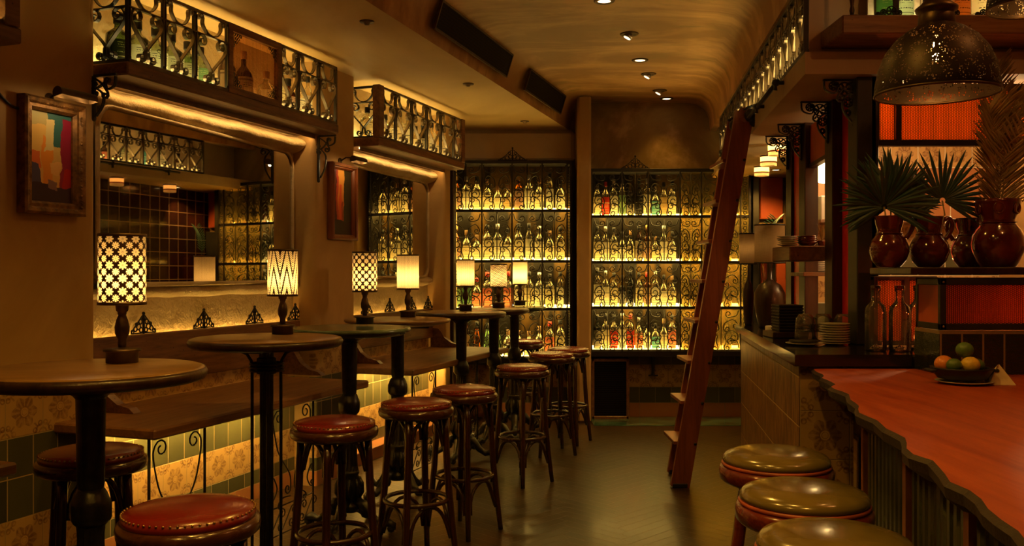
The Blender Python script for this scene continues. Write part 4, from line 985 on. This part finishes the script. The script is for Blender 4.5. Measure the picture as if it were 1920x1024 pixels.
S('trim_27',MB().prism([(along(5.03),5.03),(along(5.68),5.68),(along(5.68)+.02,5.68),(along(5.03)+.02,5.03)],2.10,2.34),M['orange'])
S('trim_28',MB().prism([(along(5.03)-.01,5.03),(along(5.68)-.01,5.68),(along(5.68)+.03,5.68),(along(5.03)+.03,5.03)],2.075,2.10),M['dark'])
def frett(name,Y,lab):
    o=bracket(name,(along(Y)-.045,Y,2.358),PI,lab,.15,.22,'bracket','iron fretwork brackets at the post tops')
    mb=MB()
    for X,Z,r in ((.045,-.045,.032),(.10,-.03,.02),(.028,-.11,.022),(.03,-.16,.014)):
        mb.tube([(X+r*cos(q*PI/6),.0,Z+r*sin(q*PI/6)) for q in range(12)],.004,5,closed=True)
        for e in range(6): mb.tube([(X+.3*r*cos(e*PI/3),0,Z+.3*r*sin(e*PI/3)),(X+.9*r*cos(e*PI/3),0,Z+.9*r*sin(e*PI/3))],.005,4)
    mb.build('fretwork',M['iron'],o)
for Y,l in ((4.40,'on the big olive post by the domed lamp'),(4.97,'on the second post from the domed lamp'),(5.72,'on the third post from the domed lamp'),(6.22,'on the fourth and farthest post')): frett('fretwork_bracket',Y,'lacy iron bracket under the soffit '+l)
# transom with red glass and mesh, steel frame
RG=mat('red_orange_glass'); tr=new('ShaderNodeBsdfTranslucent'); tr.inputs[0].default_value=(.95,.36,.06,1); df=new('ShaderNodeBsdfDiffuse'); df.inputs[0].default_value=(.7,.12,.015,1); out(mixsh(.3,tr.outputs[0],df.outputs[0]))
MESH=mat('steel_mesh'); P=xyz(); s_=.008; a_=(P[0]/s_).frac()-.5; b_=(P[2]/s_+(P[0]/s_).floor()*.5).frac()-.5; h_=(a_*a_+b_*b_).sqrt()<.36
tt=new('ShaderNodeBsdfTransparent'); out(mixsh(h_,bsdf((.10,.05,.02),.4,.6),tt.outputs[0]))
def mesh_panel(nm,lab,x0,x1,y,z0,z1,mull,fr='steel',w=.022,rg=RG,bk=None):
    t=thing(nm,lab,'mesh panel',(x0,y,z0)); X=x1-x0; Z=z1-z0
    mb=MB().box(0,X,-.02,.02,0,w,.003).box(0,X,-.02,.02,Z-w,Z,.003).box(0,w,-.021,.021,0,Z,.003).box(X-w,X,-.021,.021,0,Z,.003)
    for q in mull: mb.box(q-.013,q+.013,-.021,.021,0,Z,.002)
    mb.build('frame',M[fr],t); MB().quad((w,-.004,w),(X-w,-.004,w),(X-w,-.004,Z-w),(w,-.004,Z-w)).build('wire_mesh',MESH,t)
    MB().box(w,X-w,.006,.012,w,Z-w).build('red_glass',rg,t)
mesh_panel('mesh_transom','glowing orange and red mesh panel above the jugs, behind the domed lamp',1.748,3.3,4.40,2.035,2.335,[.122],'post',.03)
mesh_panel('mesh_screen','dim red mesh panel behind the clear bottles under the jug shelf',1.70,2.0,4.28,1.08,1.405,[.155],'dark',.02)
bulb((1.93,4.72,2.2),None,.03,0,name='kitchen_bulb') if False else None
t=tag(MB().box(1.585,3.3,3.60,4.02,1.413,1.443,.004).build('jug_shelf',M['dark']),'dark wooden shelf carrying the four red jugs','shelf')
S('trim_29',MB().box(1.70,3.3,3.60,3.815,1.018,1.19),M['plaster'])
m=mat('dark_green_glazed_tile'); P=xyz(); g=(((P[0]-1.70)/.084).frac()-.5).abs()>.455; g=g.max(P[2]>1.178); n_=noise(coords(),30,3,.7); out(bsdf(mix(g,mix(n_,(.004,.010,.006),(.022,.034,.014)),(.30,.20,.10)),.12,0,bump(n_,.8,.006),.7,.6))
S('trim_30',MB().box(1.694,3.3,3.594,3.6,1.018,1.192).box(1.694,1.70,3.6,3.815,1.018,1.192),m)
t=thing('mesh_cabinet','steel-framed cabinet with a red mesh window on the green tiled ledge','cabinet',(1.70,3.60,1.193)); X,Y,Z=1.6,.22,.205
mb=MB(); w=.026
mb.box(0,X,0,.02,0,w,.002).box(0,X,0,.02,Z-w,Z,.002).box(0,w,0,.021,0,Z,.002).box(0,w,Y-.02,Y,0,Z,.002).box(0,.02,0,Y,0,w,.002).box(0,.02,0,Y,Z-w,Z,.002); mb.build('frame',M['steel'],t)
MB().box(w,X,.012,.016,w,Z-w).build('red_glass',RG,t); MB().quad((w,.004,w),(X,.004,w),(X,.004,Z-w),(w,.004,Z-w)).build('wire_mesh',MESH,t)
MB().box(.004,.012,.02,Y-.02,w,Z-w).build('side_panel',M['orange'],t); MB().box(.0,X,0,Y,Z,Z+.003).build('top',M['black'],t)
mb=MB()
for zz in (.014,Z-.014):
    for xx in (.013,): mb.ball((xx,-.002,zz),.005,8)
mb.build('bolt',M['brass'],t)
for xx in (2.0,2.6):  # points added inside the cabinet to make its red glass glow
    ld=bpy.data.lights.new('cabinet_fill_light','POINT'); ld.energy=.55; ld.color=(1,.16,.03); ld.shadow_soft_size=.015; lo=bpy.data.objects.new('cabinet_fill_light',ld); COL.objects.link(lo); lo.location=(xx,3.74,1.30)
# ---------------------------------------------------------------- jugs and palms
def jug(px,Y,w,h,lab,big=False,rz=0):
    s=w/2; k=h; t=thing('red_jug',lab,'jug',((px-960)/FPX*Y,Y,1.4435),rz,'glazed red jugs on the shelf')
    if big: pr=[(.62,0),(.66,.01),(.80,.10),(.97,.25),(1.0,.34),(.96,.45),(.84,.55),(.68,.62),(.62,.66),(.65,.71),(.76,.82),(.85,.95),(.87,1.0),(.81,1.0),(.70,.85),(.50,.70)]
    else: pr=[(.55,0),(.60,.015),(.85,.13),(1.0,.30),(.97,.42),(.84,.54),(.66,.63),(.60,.69),(.63,.76),(.71,.86),(.75,.98),(.77,1.0),(.71,1.0),(.64,.9),(.48,.72)]
    MB().lathe([(r*s,z*k) for r,z in pr],36).build('body',M['clay'],t)
    mb=MB()
    for z in ((.60,.63,.66) if not big else (.62,.66)): 
        r=s*(.66 if not big else .68); mb.tube([(r*cos(q*PI/14),r*sin(q*PI/14),z*k) for q in range(28)],.0025,5,closed=True)
    mb.build('neck_ridge',M['clay'],t)
    if not big: MB().tube(cat([(s*.70,0,k*.93),(s*1.0,0,k*.97),(s*1.18,0,k*.86),(s*1.10,0,k*.72),(s*.84,0,k*.56)],5),.010,8).build('handle',M['clay'],t)
    else:
        for a in (-2.0,-1.05,.3,PI):
            MB().tube([((s*.80)*cos(a)+.018*cos(e*PI/6)*-sin(a),(s*.80)*sin(a)+.018*cos(e*PI/6)*cos(a),k*.86+.022*sin(e*PI/6)) for e in range(12)],.005,6,closed=True).build('medallion',M['clay'],t)
    return t
jug(1667,3.80,.158,.215,'small red jug nearest the big olive post, holding the wide dark fan palm',rz=-.2)
jug(1742,3.80,.158,.212,'small red jug under the spiky dark fan leaf, second from the olive post',rz=-.1)
jug(1818,3.90,.150,.212,'small red jug half hidden behind the big red vase',rz=2.6)
jug(1871,3.72,.204,.278,'big round red vase with medallions, holding the tall feathery palm frond',True)
def blade(mb,p,d,L,w,n,droop=0):
    d=Vector(d).normalized(); n=Vector(n).normalized(); s=d.cross(n).normalized(); pts=[]
    for k,(f,ww) in enumerate(((0,.25),(.3,.8),(.6,1),(.85,.55),(1,.04))):
        c=Vector(p)+d*L*f+Vector((0,0,-droop*f*f*L)); pts.append((c+s*w*ww,c+n*w*.5*ww,c-s*w*ww))
    vs=[q for t_ in pts for q in t_]; fs=[]
    for k in range(4): fs+=[(3*k,3*k+1,3*k+4,3*k+3),(3*k+1,3*k+2,3*k+5,3*k+4)]
    mb.add(vs,fs)
def fan(px,py,Y,jy,Lr,n,a0,a1,lab,rz=0,tilt=.15,cnt=1):
    c=at(px,py,Y); t=thing('fan_palm',lab,'plant',(c.x,c.y,c.z),0,'palm leaves in the red jugs')
    for q in range(cnt):
        off=Vector(((q-(cnt-1)/2)*.04,.03*q,.015*q)); mb=MB()
        for k in range(n):
            a=a0+(a1-a0)*k/(n-1)+random.uniform(-.03,.03); L=Lr*random.uniform(.82,1.05)*(.8+.2*sin((a-a0)/(a1-a0)*PI))
            d=(cos(a),-tilt*random.uniform(.2,1.6)*(1 if q==0 else -1),sin(a)); blade(mb,off+Vector((cos(a)*.012,0,sin(a)*.012)),d,L,.0085,(0,-1,.1),.10*abs(cos(a)))
        nn=MB; mb.build('leaf',M['palm'],t)
        MB().tube([off,off+Vector((.01*(1-q),.0,-.06)),Vector((jy[0]-c.x,0,jy[1]-c.z))],.0035,6).build('stalk',M['palmdry'],t)
fan(1676,388,3.76,((1667-960)/FPX*3.8,1.56),.235,34,-.55,PI+.55,'wide dark fan palm spreading over the olive post',cnt=3,tilt=.3)
fan(1767,376,3.78,((1742-960)/FPX*3.8,1.56),.225,27,-.55,PI+.5,'spiky dark fan leaf standing between the two other plants',cnt=1,tilt=.12)
c=at(1871,380,3.72); t=thing('feather_palm','tall olive feathery palm frond rising past the domed lamp','plant',(c.x,c.y,c.z))
for q,(tx,tz,ty) in enumerate(((.0,.62,0),(.10,.50,.03),(-.05,.42,-.02),(.16,.42,-.03))):
    mb=MB(); st_=MB(); sp=[Vector((0,0,-.20)),Vector((tx*.15,ty*.3,.10)),Vector((tx*.5,ty,.35*tz/.6)),Vector((tx,ty,tz*.92))]; P_=cat([tuple(x) for x in sp],10); st_.tube(P_,[.005*(1-.8*i/len(P_)) for i in range(len(P_))],6).build('midrib',M['palmdry'],t)
    for i in range(5,len(P_)-1):
        f=(i-5)/(len(P_)-6)
        for s in (-1,1):
            for e in (0,.5):
                p=Vector(P_[i])*(1-e)+Vector(P_[i+1])*e; blade(mb,p,(s*(.80-.35*f),-.25+random.uniform(-.25,.25),.85),.20*(.75+.6*f-.95*f*f)*random.uniform(.85,1.1),.0042,(0,-1,.2),.12)
    mb.build('leaflets',M['palmdry'],t)
# ---------------------------------------------------------------- domed pendant
PERF=mat('pierced_bronze'); P=xyz(); th=P[1].atan2(P[0])/(2*PI); z=P[2]
vo=new('ShaderNodeTexVoronoi'); vo.inputs['Scale'].default_value=1; cmb=new('ShaderNodeCombineXYZ'); 
for i_,e_ in enumerate((th*170,z/.0060,th*0)): E.nt.links.new(e_.s,cmb.inputs[i_])
E.nt.links.new(cmb.outputs[0],vo.inputs[0]); vo.inputs['Randomness'].default_value=.7; d_=E(vo.outputs[0])
mu=(th*11+(z/.075).floor()*.5).frac()-.5; mv=(z/.075).frac()-.5; mr=(mu*mu*1.0+mv*mv).sqrt(); band=((mr<.44)*(mr>.16))+(mr<.09)*0
hole=(d_<.37)*((band.clamp()+(((mu.abs()+mv.abs())>.80)*1)).clamp())*(z>.012)
tt=new('ShaderNodeBsdfTransparent'); out(mixsh(hole,bsdf((.04,.026,.015),.45,.6),tt.outputs[0]))
def pendant(X,Y,z0,R,lab):
    t=thing('domed_pendant',lab,'pendant lamp',(X,Y,z0),0,'pierced metal pendant lamps over the bar'); k=R/.174
    MB().open_lathe([(r*k,z*k) for r,z in ((.170,0),(.174,.008),(.172,.035),(.163,.08),(.145,.125),(.115,.165),(.08,.192),(.054,.205))],64).build('pierced_dome',PERF,t)
    MB().tube([(.1725*k*cos(q*PI/24),.1725*k*sin(q*PI/24),.002) for q in range(48)],.004,6,closed=True).build('rim',M['bronze'],t)
    MB().lathe([(r*k,z*k) for r,z in ((.048,.196),(.052,.206),(.050,.235),(.047,.240),(.058,.248),(.060,.256),(.045,.268),(.030,.285),(.022,.31),(.014,.33),(.008,.34))],32).build('cap',M['bronze'],t)
    MB().tube([(0,0,.335*k),(0,0,3.089-z0)],.006,8).build('cord',M['black'],t)
    b=MB().lathe([(.012,.19),(.014,.165),(.026,.14),(.030,.118),(.022,.095),(1e-5,.088)],18).build('bulb',GL['clear'],t)
    mb=MB()
    for a in range(5): mb.tube([(.011*cos(a*1.257),.011*sin(a*1.257),.105),(.006*cos(a*1.257+.5),.006*sin(a*1.257+.5),.165)],.0016,5)
    mb.build('filament',glow('pendant_glow',(1,.46,.12),PEND),b)
pendant(1.264,2.70,1.952,.174,'large pierced metal dome lamp hanging over the live-edge bar')
pendant((1935-960)/FPX*3.3,3.3,2.385,.15,'pierced lamp peeking in at the top corner above the wooden shelf')
# ---------------------------------------------------------------- upper right shelf
t=tag(MB().box(1.472,3.3,4.04,4.328,2.487,2.572,.006).build('ceiling_shelf',M['woodx']),'rough wooden plank shelf high above the soffit, behind the domed lamp','shelf')
t=thing('candlestick','thin bronze candlestick on the near end of the high plank shelf','candlestick',(1.545,4.12,2.573)); MB().lathe([(.050,0),(.052,.006),(.035,.012),(.014,.016),(.008,.02)],24).build('foot',M['bronze'],t); MB().lathe([(.008,.018),(.012,.04),(.007,.06),(.011,.09),(.007,.12),(.012,.2),(.007,.21)],14).build('stem',M['bronze'],t)
t=thing('bottle_cage','iron cage of backlit bottles standing on the high plank shelf','bottle cage',(1.66,4.10,2.5735))
mb=MB()
for x in (.075,.21,.60,.9): mb.box(x-.012,x+.012,-.008,.004,0,.34)
mb.box(0,1.6,-.008,.004,.33,.345).build('frame',M['iron'],t)
mb=MB()
for x in (0.0,.26,.45):
    for X,Z,r in ((-.05,.012,.010),(-.025,.022,.013),(.012,.028,.022),(.045,.02,.012)):
        mb.tube([(x+.04+X+r*cos(q*PI/6),-.012,Z+r*sin(q*PI/6)) for q in range(12)],.0035,5,closed=True)
        for e in range(6): mb.tube([(x+.04+X,-.012,Z),(x+.04+X+r*cos(e*PI/3),-.012,Z+r*sin(e*PI/3))],.003,4)
mb.build('fretwork',M['iron'],t)
MB().box(.02,1.55,.18,.19,.0,.34).build('back_panel',M['cream'],t); MB().box(.04,1.5,.16,.17,.0,.006).build('light_strip',glow('high_led',(1,.78,.4),60),t)
for i,(x,k) in enumerate(((1.72,('round',Gn,'green','black')),(1.80,('round',Pl,'white','black')),(1.94,('squat',C,'cream','black')),(2.06,('round',A,'cream','black')),(2.17,('squat',C,'cream','wood')),(2.29,('round',C,'cream','black')))):
    put_bottle(k,(x,4.18,2.5735),'%s, %s from the candlestick on the high plank shelf'%(bdesc(k),ORD[i]),'bottles on the high plank shelf',0,1.05)
GL['water']=glass('water_glass',(.96,.93,.84),.95,rough=.04,shine=1.0)
for i,(px,Y,s) in enumerate(((1642,4.02,1.2),(1687,4.00,1.2),(1722,4.08,1.2))):
    t=thing('water_bottle',['clear empty glass bottle next to the olive post','clear empty glass bottle, middle one under the jug shelf','clear empty glass bottle beside the green tiled ledge'][i],'bottle',((px-960)/FPX*Y,Y,1.0755),0,'clear bottles under the jug shelf')
    MB().lathe([(.034*s,0),(.038*s,.005),(.038*s,.17),(.034*s,.195),(.019*s,.215),(.0145*s,.225),(.0145*s,.262),(.017*s,.265),(.017*s,.275)],28).build('body',GL['water'],t)
    MB().lathe([(1e-5,.030),(.012,.022),(.032,.004)],20).build('punt',GL['water'],t); MB().lathe([(.0175*s,.268),(.018*s,.27),(.018*s,.288),(1e-5,.29)],16).build('stopper',GL['amber'],t)
def plate(x,y,z,r,lab,grp,m='white'):
    o=MB().lathe([(r*.55,0),(r*.6,.002),(r*.97,.0085),(r,.011),(r*.97,.0115),(r*.6,.006),(1e-5,.005)],32).build('plate',M[m],None,(x,y,z)); return tag(o,lab,'plate',grp)
pl=None
def stack(px,Y,zb,r,n,lab,grp,m='white',pitch=.0095,jx=.0):
    first=plate((px-960)/FPX*Y,Y,zb,r,lab,grp,m)
    for k in range(1,n):
        o=first.copy(); COL.objects.link(o); o.location=((px-960)/FPX*Y+random.uniform(-jx,jx),Y,zb+.0115*k+.0003)
stack(1565,4.36,1.0755,.071,9,'small white plate in the straight stack beside the tumblers','white plates stacked on the dark counter')
stack(1476,5.25,1.5745,.056,5,'pale saucer in the tilted-looking pile on the hanging wooden shelf','saucers on the hanging shelf',jx=.006)
plate((1507-960)/FPX*4.34,4.34,1.0755,.085,'white plate under the dark woven coaster, in front of the tumblers',None)
tag(MB().lathe([(.06,0),(.068,.004),(.068,.012),(.05,.012),(1e-5,.010)],28).build('woven_coaster',M['black'],None,((1507-960)/FPX*4.34,4.34,1.0875)),'flat black woven coaster lying on the white plate','coaster')
for i,(px,Y) in enumerate(((1510,4.62),(1543,4.72),(1574,4.60))):
    if Y>4.6: Y=4.56
    t=thing('tumbler',['upturned double tumbler nearest the black tray pile','upturned double tumbler in the middle of the three','upturned double tumbler behind the white plates'][i],'glass',((px-960)/FPX*Y,Y if i<2 else 4.54,1.0755),0,'upturned tumblers on the dark counter')
    MB().lathe([(.050,0),(.053,.03),(.050,.06),(.036,.088),(1e-5,.09)],24).build('lower_glass',GL['water'],t); MB().lathe([(.047,.050),(.051,.08),(.045,.115),(.032,.138),(1e-5,.14)],24).build('upper_glass',GL['water'],t)
x,y=at(1476,600,4.88).x,4.88
tag(MB().box(-.095,.095,-.10,.10,0,.032,.004).build('serving_board',M['dark'],None,(x-.01,y,1.0755)),'dark wooden board under the black trays on the counter','board')
first=None
for k in range(9):
    if first is None: first=MB().box(-.062,.062,-.07,.07,0,.006,.002).box(-.066,.066,-.074,.074,.006,.0155,.002).build('black_tray',M['black']); o=first
    else: o=first.copy(); COL.objects.link(o)
    o.location=(x,y,1.108+k*.0158); tag(o,'square black tray in the dark pile on the wooden board','tray','black trays piled on the board')
t=tag(MB().lathe([(.028,0),(.032,.01),(.033,.05),(.030,.052),(.028,.012),(1e-5,.01)],20).build('small_cup',M['white'],None,(at(1446,600,5.02).x,5.02,1.0755)),'small pale cup beside the black tray pile','cup')
t=tag(MB().box(1.555,1.80,5.08,5.42,1.487,1.573,.006).build('hanging_shelf',M['wood']),'thick dark wooden shelf jutting from the post above the black trays','shelf')
for k in range(4):
    o=tag(MB().lathe([(.035,0),(.055,.02),(.0575,.026),(.053,.026),(.033,.005),(1e-5,.004)],28).build('red_bowl',M['clay'],None,((1514-960)/FPX*5.25,5.25,1.5745+k*.0115)),'small dark red bowl stacked on the thick hanging shelf','bowl','red bowls on the hanging shelf')
t=thing('grass_pot','little pot of upright grass on the thick hanging shelf','plant',((1541-960)/FPX*5.22,5.22,1.5745)); MB().lathe([(.022,0),(.026,.03),(.022,.032)],16).build('pot',M['clay'],t); mb=MB()
for k in range(40): a=random.uniform(0,6.28); blade(mb,(0,0,.025),(.25*cos(a),.25*sin(a),1),random.uniform(.07,.12),.002,(cos(a),sin(a),0))
mb.build('grass',M['palmdry'],t)
S('trim_31',MB().box(1.80,1.98,5.60,5.86,1.40,1.425,.003),M['woodx'])
for k in range(8): tag(MB().lathe([(.03,0),(.052,.006),(.054,.010),(.05,.010),(1e-5,.004)],24).build('bowl',M['white'],None,((1538-960)/FPX*5.74,5.74,1.426+k*.0115)),'pale bowl stacked in the hatch below the thick shelf','bowl','pale bowls in the kitchen hatch')
# linen lamps at the counter's far end
LIN=mat('linen_shade'); P=xyz(); wv=noise(coords('Object',(30,30,400)),1,2)*.5+noise(coords('Object',(400,400,20)),1,2)*.5; cc=mix(wv,(.20,.13,.06),(.46,.33,.17)); tr=new('ShaderNodeBsdfTranslucent'); df=new('ShaderNodeBsdfDiffuse'); E.nt.links.new(cc,tr.inputs[0]); E.nt.links.new(cc,df.inputs[0]); out(mixsh(.6,tr.outputs[0],df.outputs[0]))
def linen(px,Y,w,h,zt,body,lab):
    t=thing('linen_lamp',lab,'lamp',((px-960)/FPX*Y,Y,1.0755)); R=w/2; zt-=1.0755; zb=zt-h
    MB().open_lathe([(R,zb+h*k/4) for k in range(5)],40).build('linen_shade',LIN,t)
    for z in (zb,zt): MB().tube([(R*cos(q*PI/18),R*sin(q*PI/18),z) for q in range(36)],.0045,5,closed=True).build('shade_rim',M['black'],t)
    MB().lathe([(r*body,z) for r,z in ((.045,0),(.05,.01),(.062,.08),(.072,.16),(.070,.22),(.05,.27),(.02,.295),(.012,.31),(.012,zb+.03))],28).build('base',M['dark'],t)
    bulb((0,0,zb+h*.5),t,.018,40)
linen(1443,5.72,.185,.238,1.722,1.35,'large linen drum lamp with a dark round base at the far end of the counter')
linen(1403,6.02,.115,.20,1.68,.5,'smaller linen drum lamp half hidden behind the large one')
# fruit plate and napkin
fx,fy=at(1800,716,3.33).x,3.30
plate(fx,fy,1.0175,.098,'white oval plate under the black fruit bowl on the bar top',None)
t=thing('fruit_bowl','black angular stone bowl holding the citrus fruit','bowl',(fx-.01,fy,1.031)); MB().lathe([(.05,0),(.085,.008),(.105,.040),(.108,.046),(.096,.046),(.075,.016),(1e-5,.012)],10).build('body',M['black'],t); MB().box(-.125,-.10,-.03,.03,.030,.042,.004).build('lug',M['black'],t); MB().box(.10,.125,-.03,.03,.030,.042,.004).build('lug',M['black'],t)
FR=[('orange','orange',(-.058,.01,.046),.034,(.75,.24,.03)),('lime','lime',(-.045,-.038,.046),.027,(.09,.17,.02)),('lemon','lemon',(.018,-.03,.046),.033,(.75,.50,.05)),('lime','lime',(.058,.0,.042),.026,(.10,.16,.02)),('lime','lime',(.012,.0,.098),.031,(.10,.20,.03))]
for i,(nm_,c_,(dx,dy,dz),r,colr) in enumerate(FR):
    o=MB().ball((0,0,0),r,20,.92).build(nm_,plain(nm_+'_skin%d'%i,colr,.38,0,.5,.2,var=.12,scale=60,bmp=.3),None,(fx-.01+dx,fy+dy,1.03+dz+.012)); tag(o,['orange at the edge of the black fruit bowl','lime in front of the orange in the fruit bowl','yellow lemon at the front of the fruit bowl','lime half hidden behind the lemon','lime sitting on top of the other fruit'][i],'fruit','citrus fruit in the black bowl')
nx=at(1872,720,3.28)
t=tag(MB().add([(-.043,-.02,0),(.048,-.03,0),(.05,.03,0),(-.04,.035,0),(-.006,-.004,.070),(.006,.006,.072)],[(3,2,1,0),(0,1,5,4),(1,2,5),(2,3,4,5),(3,0,4)]).build('folded_napkin',M['cream'],None,(nx.x,3.28,1.0175)),'small folded cream napkin standing beside the fruit plate','napkin')
# ---------------------------------------------------------------- back corner
S('trim_32',MB().box(2.44,2.66,8.90,8.955,1.95,2.36,.004),M['orange'])
t=thing('speaker_grille','black speaker grille in a wooden frame on the floor beside the column','speaker',(.955,8.86,0)); MB().box(-.16,.16,-.05,.05,.03,.56,.004).build('grille',vm,t); MB().box(-.185,-.155,-.06,.06,0,.59,.004).box(.155,.185,-.06,.06,0,.59,.004).box(-.18,.18,-.06,.06,.56,.59,.004).box(-.18,.18,-.06,.06,.0,.03,.004).build('frame',M['wood'],t)
tag(MB().box(-.012,.012,-.02,.02,0,.20).box(-.045,.045,-.015,.015,-.012,.0).bar((0,0,.20),(0,-.1,.20),.01).build('wall_mounted_strut',M['iron'],None,(1.385,8.90,.42)),'short dark iron strut under the lit cabinet, above the green floor strip','strut')
t=thing('red_screen','tall orange red panel on the wall beyond the linen lamps','panel',(2.55,8.86,0)); MB().box(-.12,-.02,-.02,.02,.0,1.62,.004).box(.03,.12,-.02,.02,.0,1.62,.004).build('red_slat',M['orange'],t); MB().box(-.13,.13,.02,.04,.0,1.9,.004).build('backing',M['post'],t)
t=thing('small_palm','dark feathery palm leaf in front of the far orange panel','plant',(2.42,8.6,1.60)); mb=MB(); P_=cat([(0,0,0),(-.01,0,.12),(.02,0,.24),(.09,0,.33)],5)
for p in P_[3:]:
    for s in (-1,1): blade(mb,p,(s*.7,-.1,.6),.10,.006,(0,-1,0),.1)
mb.build('leaf',M['palm'],t); MB().tube(P_,.004,5).build('stalk',M['palm'],t); MB().lathe([(.04,-1.6),(.05,-1.59),(.03,-1.2),(.028,-.5),(.045,-.25),(.05,-.10),(.035,0),(.03,.02)],20).build('vase',M['clay'],t)
t=thing('soffit_fill_spot','added small round spot in the soffit to light the far orange panel','downlight',(2.40,8.25,2.3595)); MB().lathe([(.030,-.001),(.045,-.006),(.048,0)],20).build('trim_ring',M['bronze'],t); MB().lathe([(.031,-.002),(1e-5,-.0025)],20).build('lens',bpy.data.materials['spot_bright0'],t)  # spot and its beam added to brighten the dark orange panel
ld=bpy.data.lights.new('downlight_beam','SPOT'); ld.energy=22; ld.color=(1,.50,.10); ld.spot_size=1.7; ld.spot_blend=.8; ld.shadow_soft_size=.02; lo=bpy.data.objects.new('downlight_beam',ld); COL.objects.link(lo); lo.parent=t; lo.location=(0,0,-.02); lo.rotation_euler=(.5,0,0)
# kitchen glimpses
t=tag(MB().box(-.08,.08,-.05,.05,0,.17,.004).build('white_box',M['white'],None,(2.28,6.50,1.80)),'white carton on the lit kitchen shelf seen through the hatch','box')
S('trim_33',MB().box(2.17,3.5,6.38,6.69,1.775,1.798,.003),M['woodx'])
def pl_(name,loc,e,c,r=.08,par=None,kind='POINT'):
    ld=bpy.data.lights.new(name,kind); ld.energy=e; ld.color=c; ld.shadow_soft_size=r; lo=bpy.data.objects.new(name,ld); COL.objects.link(lo); lo.location=loc; return lo
t=thing('kitchen_fill_lamp','added bronze lamp with a glowing globe to brighten the kitchen hatch','lamp',(2.27,6.1,2.359)); MB().lathe([(.06,0),(.07,-.02),(.06,-.03)],20).build('canopy',M['bronze'],t); MB().lathe([(.03,-.05),(.05,-.10),(.06,-.11)],20).build('shade',M['bronze'],t); MB().ball((-.06,.33,-.23),.075,16).build('globe',glow('kitchen_fill_globe',(1,.66,.24),14),t); MB().tube([(-.06,.33,-.16),(-.06,.33,-.02),(0,0,-.01)],.006,6).build('stem',M['bronze'],t)  # globe lamp added so the opening between the posts looks bright
pl_('kitchen_light',(2.9,5.3,2.2),13*KIT,(1,.62,.26))
pl_('transom_light',(1.80,4.50,2.2),6*KIT,(1,.75,.30),.02)
pl_('transom_light',(2.7,4.9,2.2),1.0*KIT,(1,.30,.06),.02)
pl_('hatch_red_light',(1.95,4.8,1.35),1.2*KIT,(1,.25,.06),.02)
pl_('bar_fill_light',(1.9,2.4,2.9),BARL,(1,.40,.10),.03)  # fill light added above the bar top, no fixture

for k,(x,y) in enumerate(((.15,3.9),(-.75,2.3),(.22,2.2),(-.9,.9),(.45,.9))):  # fill spots added out of view to raise the room's light
    t=thing('ceiling_downlight','added fill spot in the ceiling, unseen, nearer than all those in view','downlight',(x,y,3.0985 if x>-.6 else 2.8285),0,'recessed spots along the mottled ceiling')
    MB().lathe([(.040,-.001),(.043,-.007),(.062,-.006),(.066,.0)],24).build('trim_ring',M['bronze'],t); MB().lathe([(.041,-.002),(1e-5,-.0025)],24).build('lens',bpy.data.materials['spot_bright0'],t)
    ld=bpy.data.lights.new('downlight_beam','SPOT'); ld.energy=SPOT*1.4; ld.color=(1,.50,.065); ld.spot_size=2.3; ld.spot_blend=.8; ld.shadow_soft_size=.05
    lo=bpy.data.objects.new('downlight_beam',ld); COL.objects.link(lo); lo.parent=t; lo.location=(0,0,-.05)
for b,ch in BP.values(): kill(b,ch)
# ---------------------------------------------------------------- camera, world, light
cd=bpy.data.cameras.new('camera'); cam=bpy.data.objects.new('camera',cd); COL.objects.link(cam)
cam.location=(0,0,EYE); cam.rotation_euler=(PI/2,0,0); cd.sensor_width=36; cd.lens=36*FPX/1920; cd.clip_start=.05; SC.camera=cam
w=bpy.data.worlds.new('world'); SC.world=w; w.use_nodes=True; w.node_tree.nodes['Background'].inputs[0].default_value=(1,.55,.22,1); w.node_tree.nodes['Background'].inputs[1].default_value=.004
vs=SC.view_settings; vs.view_transform='Standard'; vs.look='None'; vs.gamma=1; vs.use_curve_mapping=False; vs.exposure=EXPO
cy=SC.cycles; cy.max_bounces=8; cy.diffuse_bounces=3; cy.glossy_bounces=4; cy.transmission_bounces=4; cy.transparent_max_bounces=16; cy.use_denoising=True
cy.sample_clamp_indirect=3; cy.sample_clamp_direct=0; cy.caustics_reflective=False; cy.caustics_refractive=False; cy.use_light_tree=True; cy.blur_glossy=.5
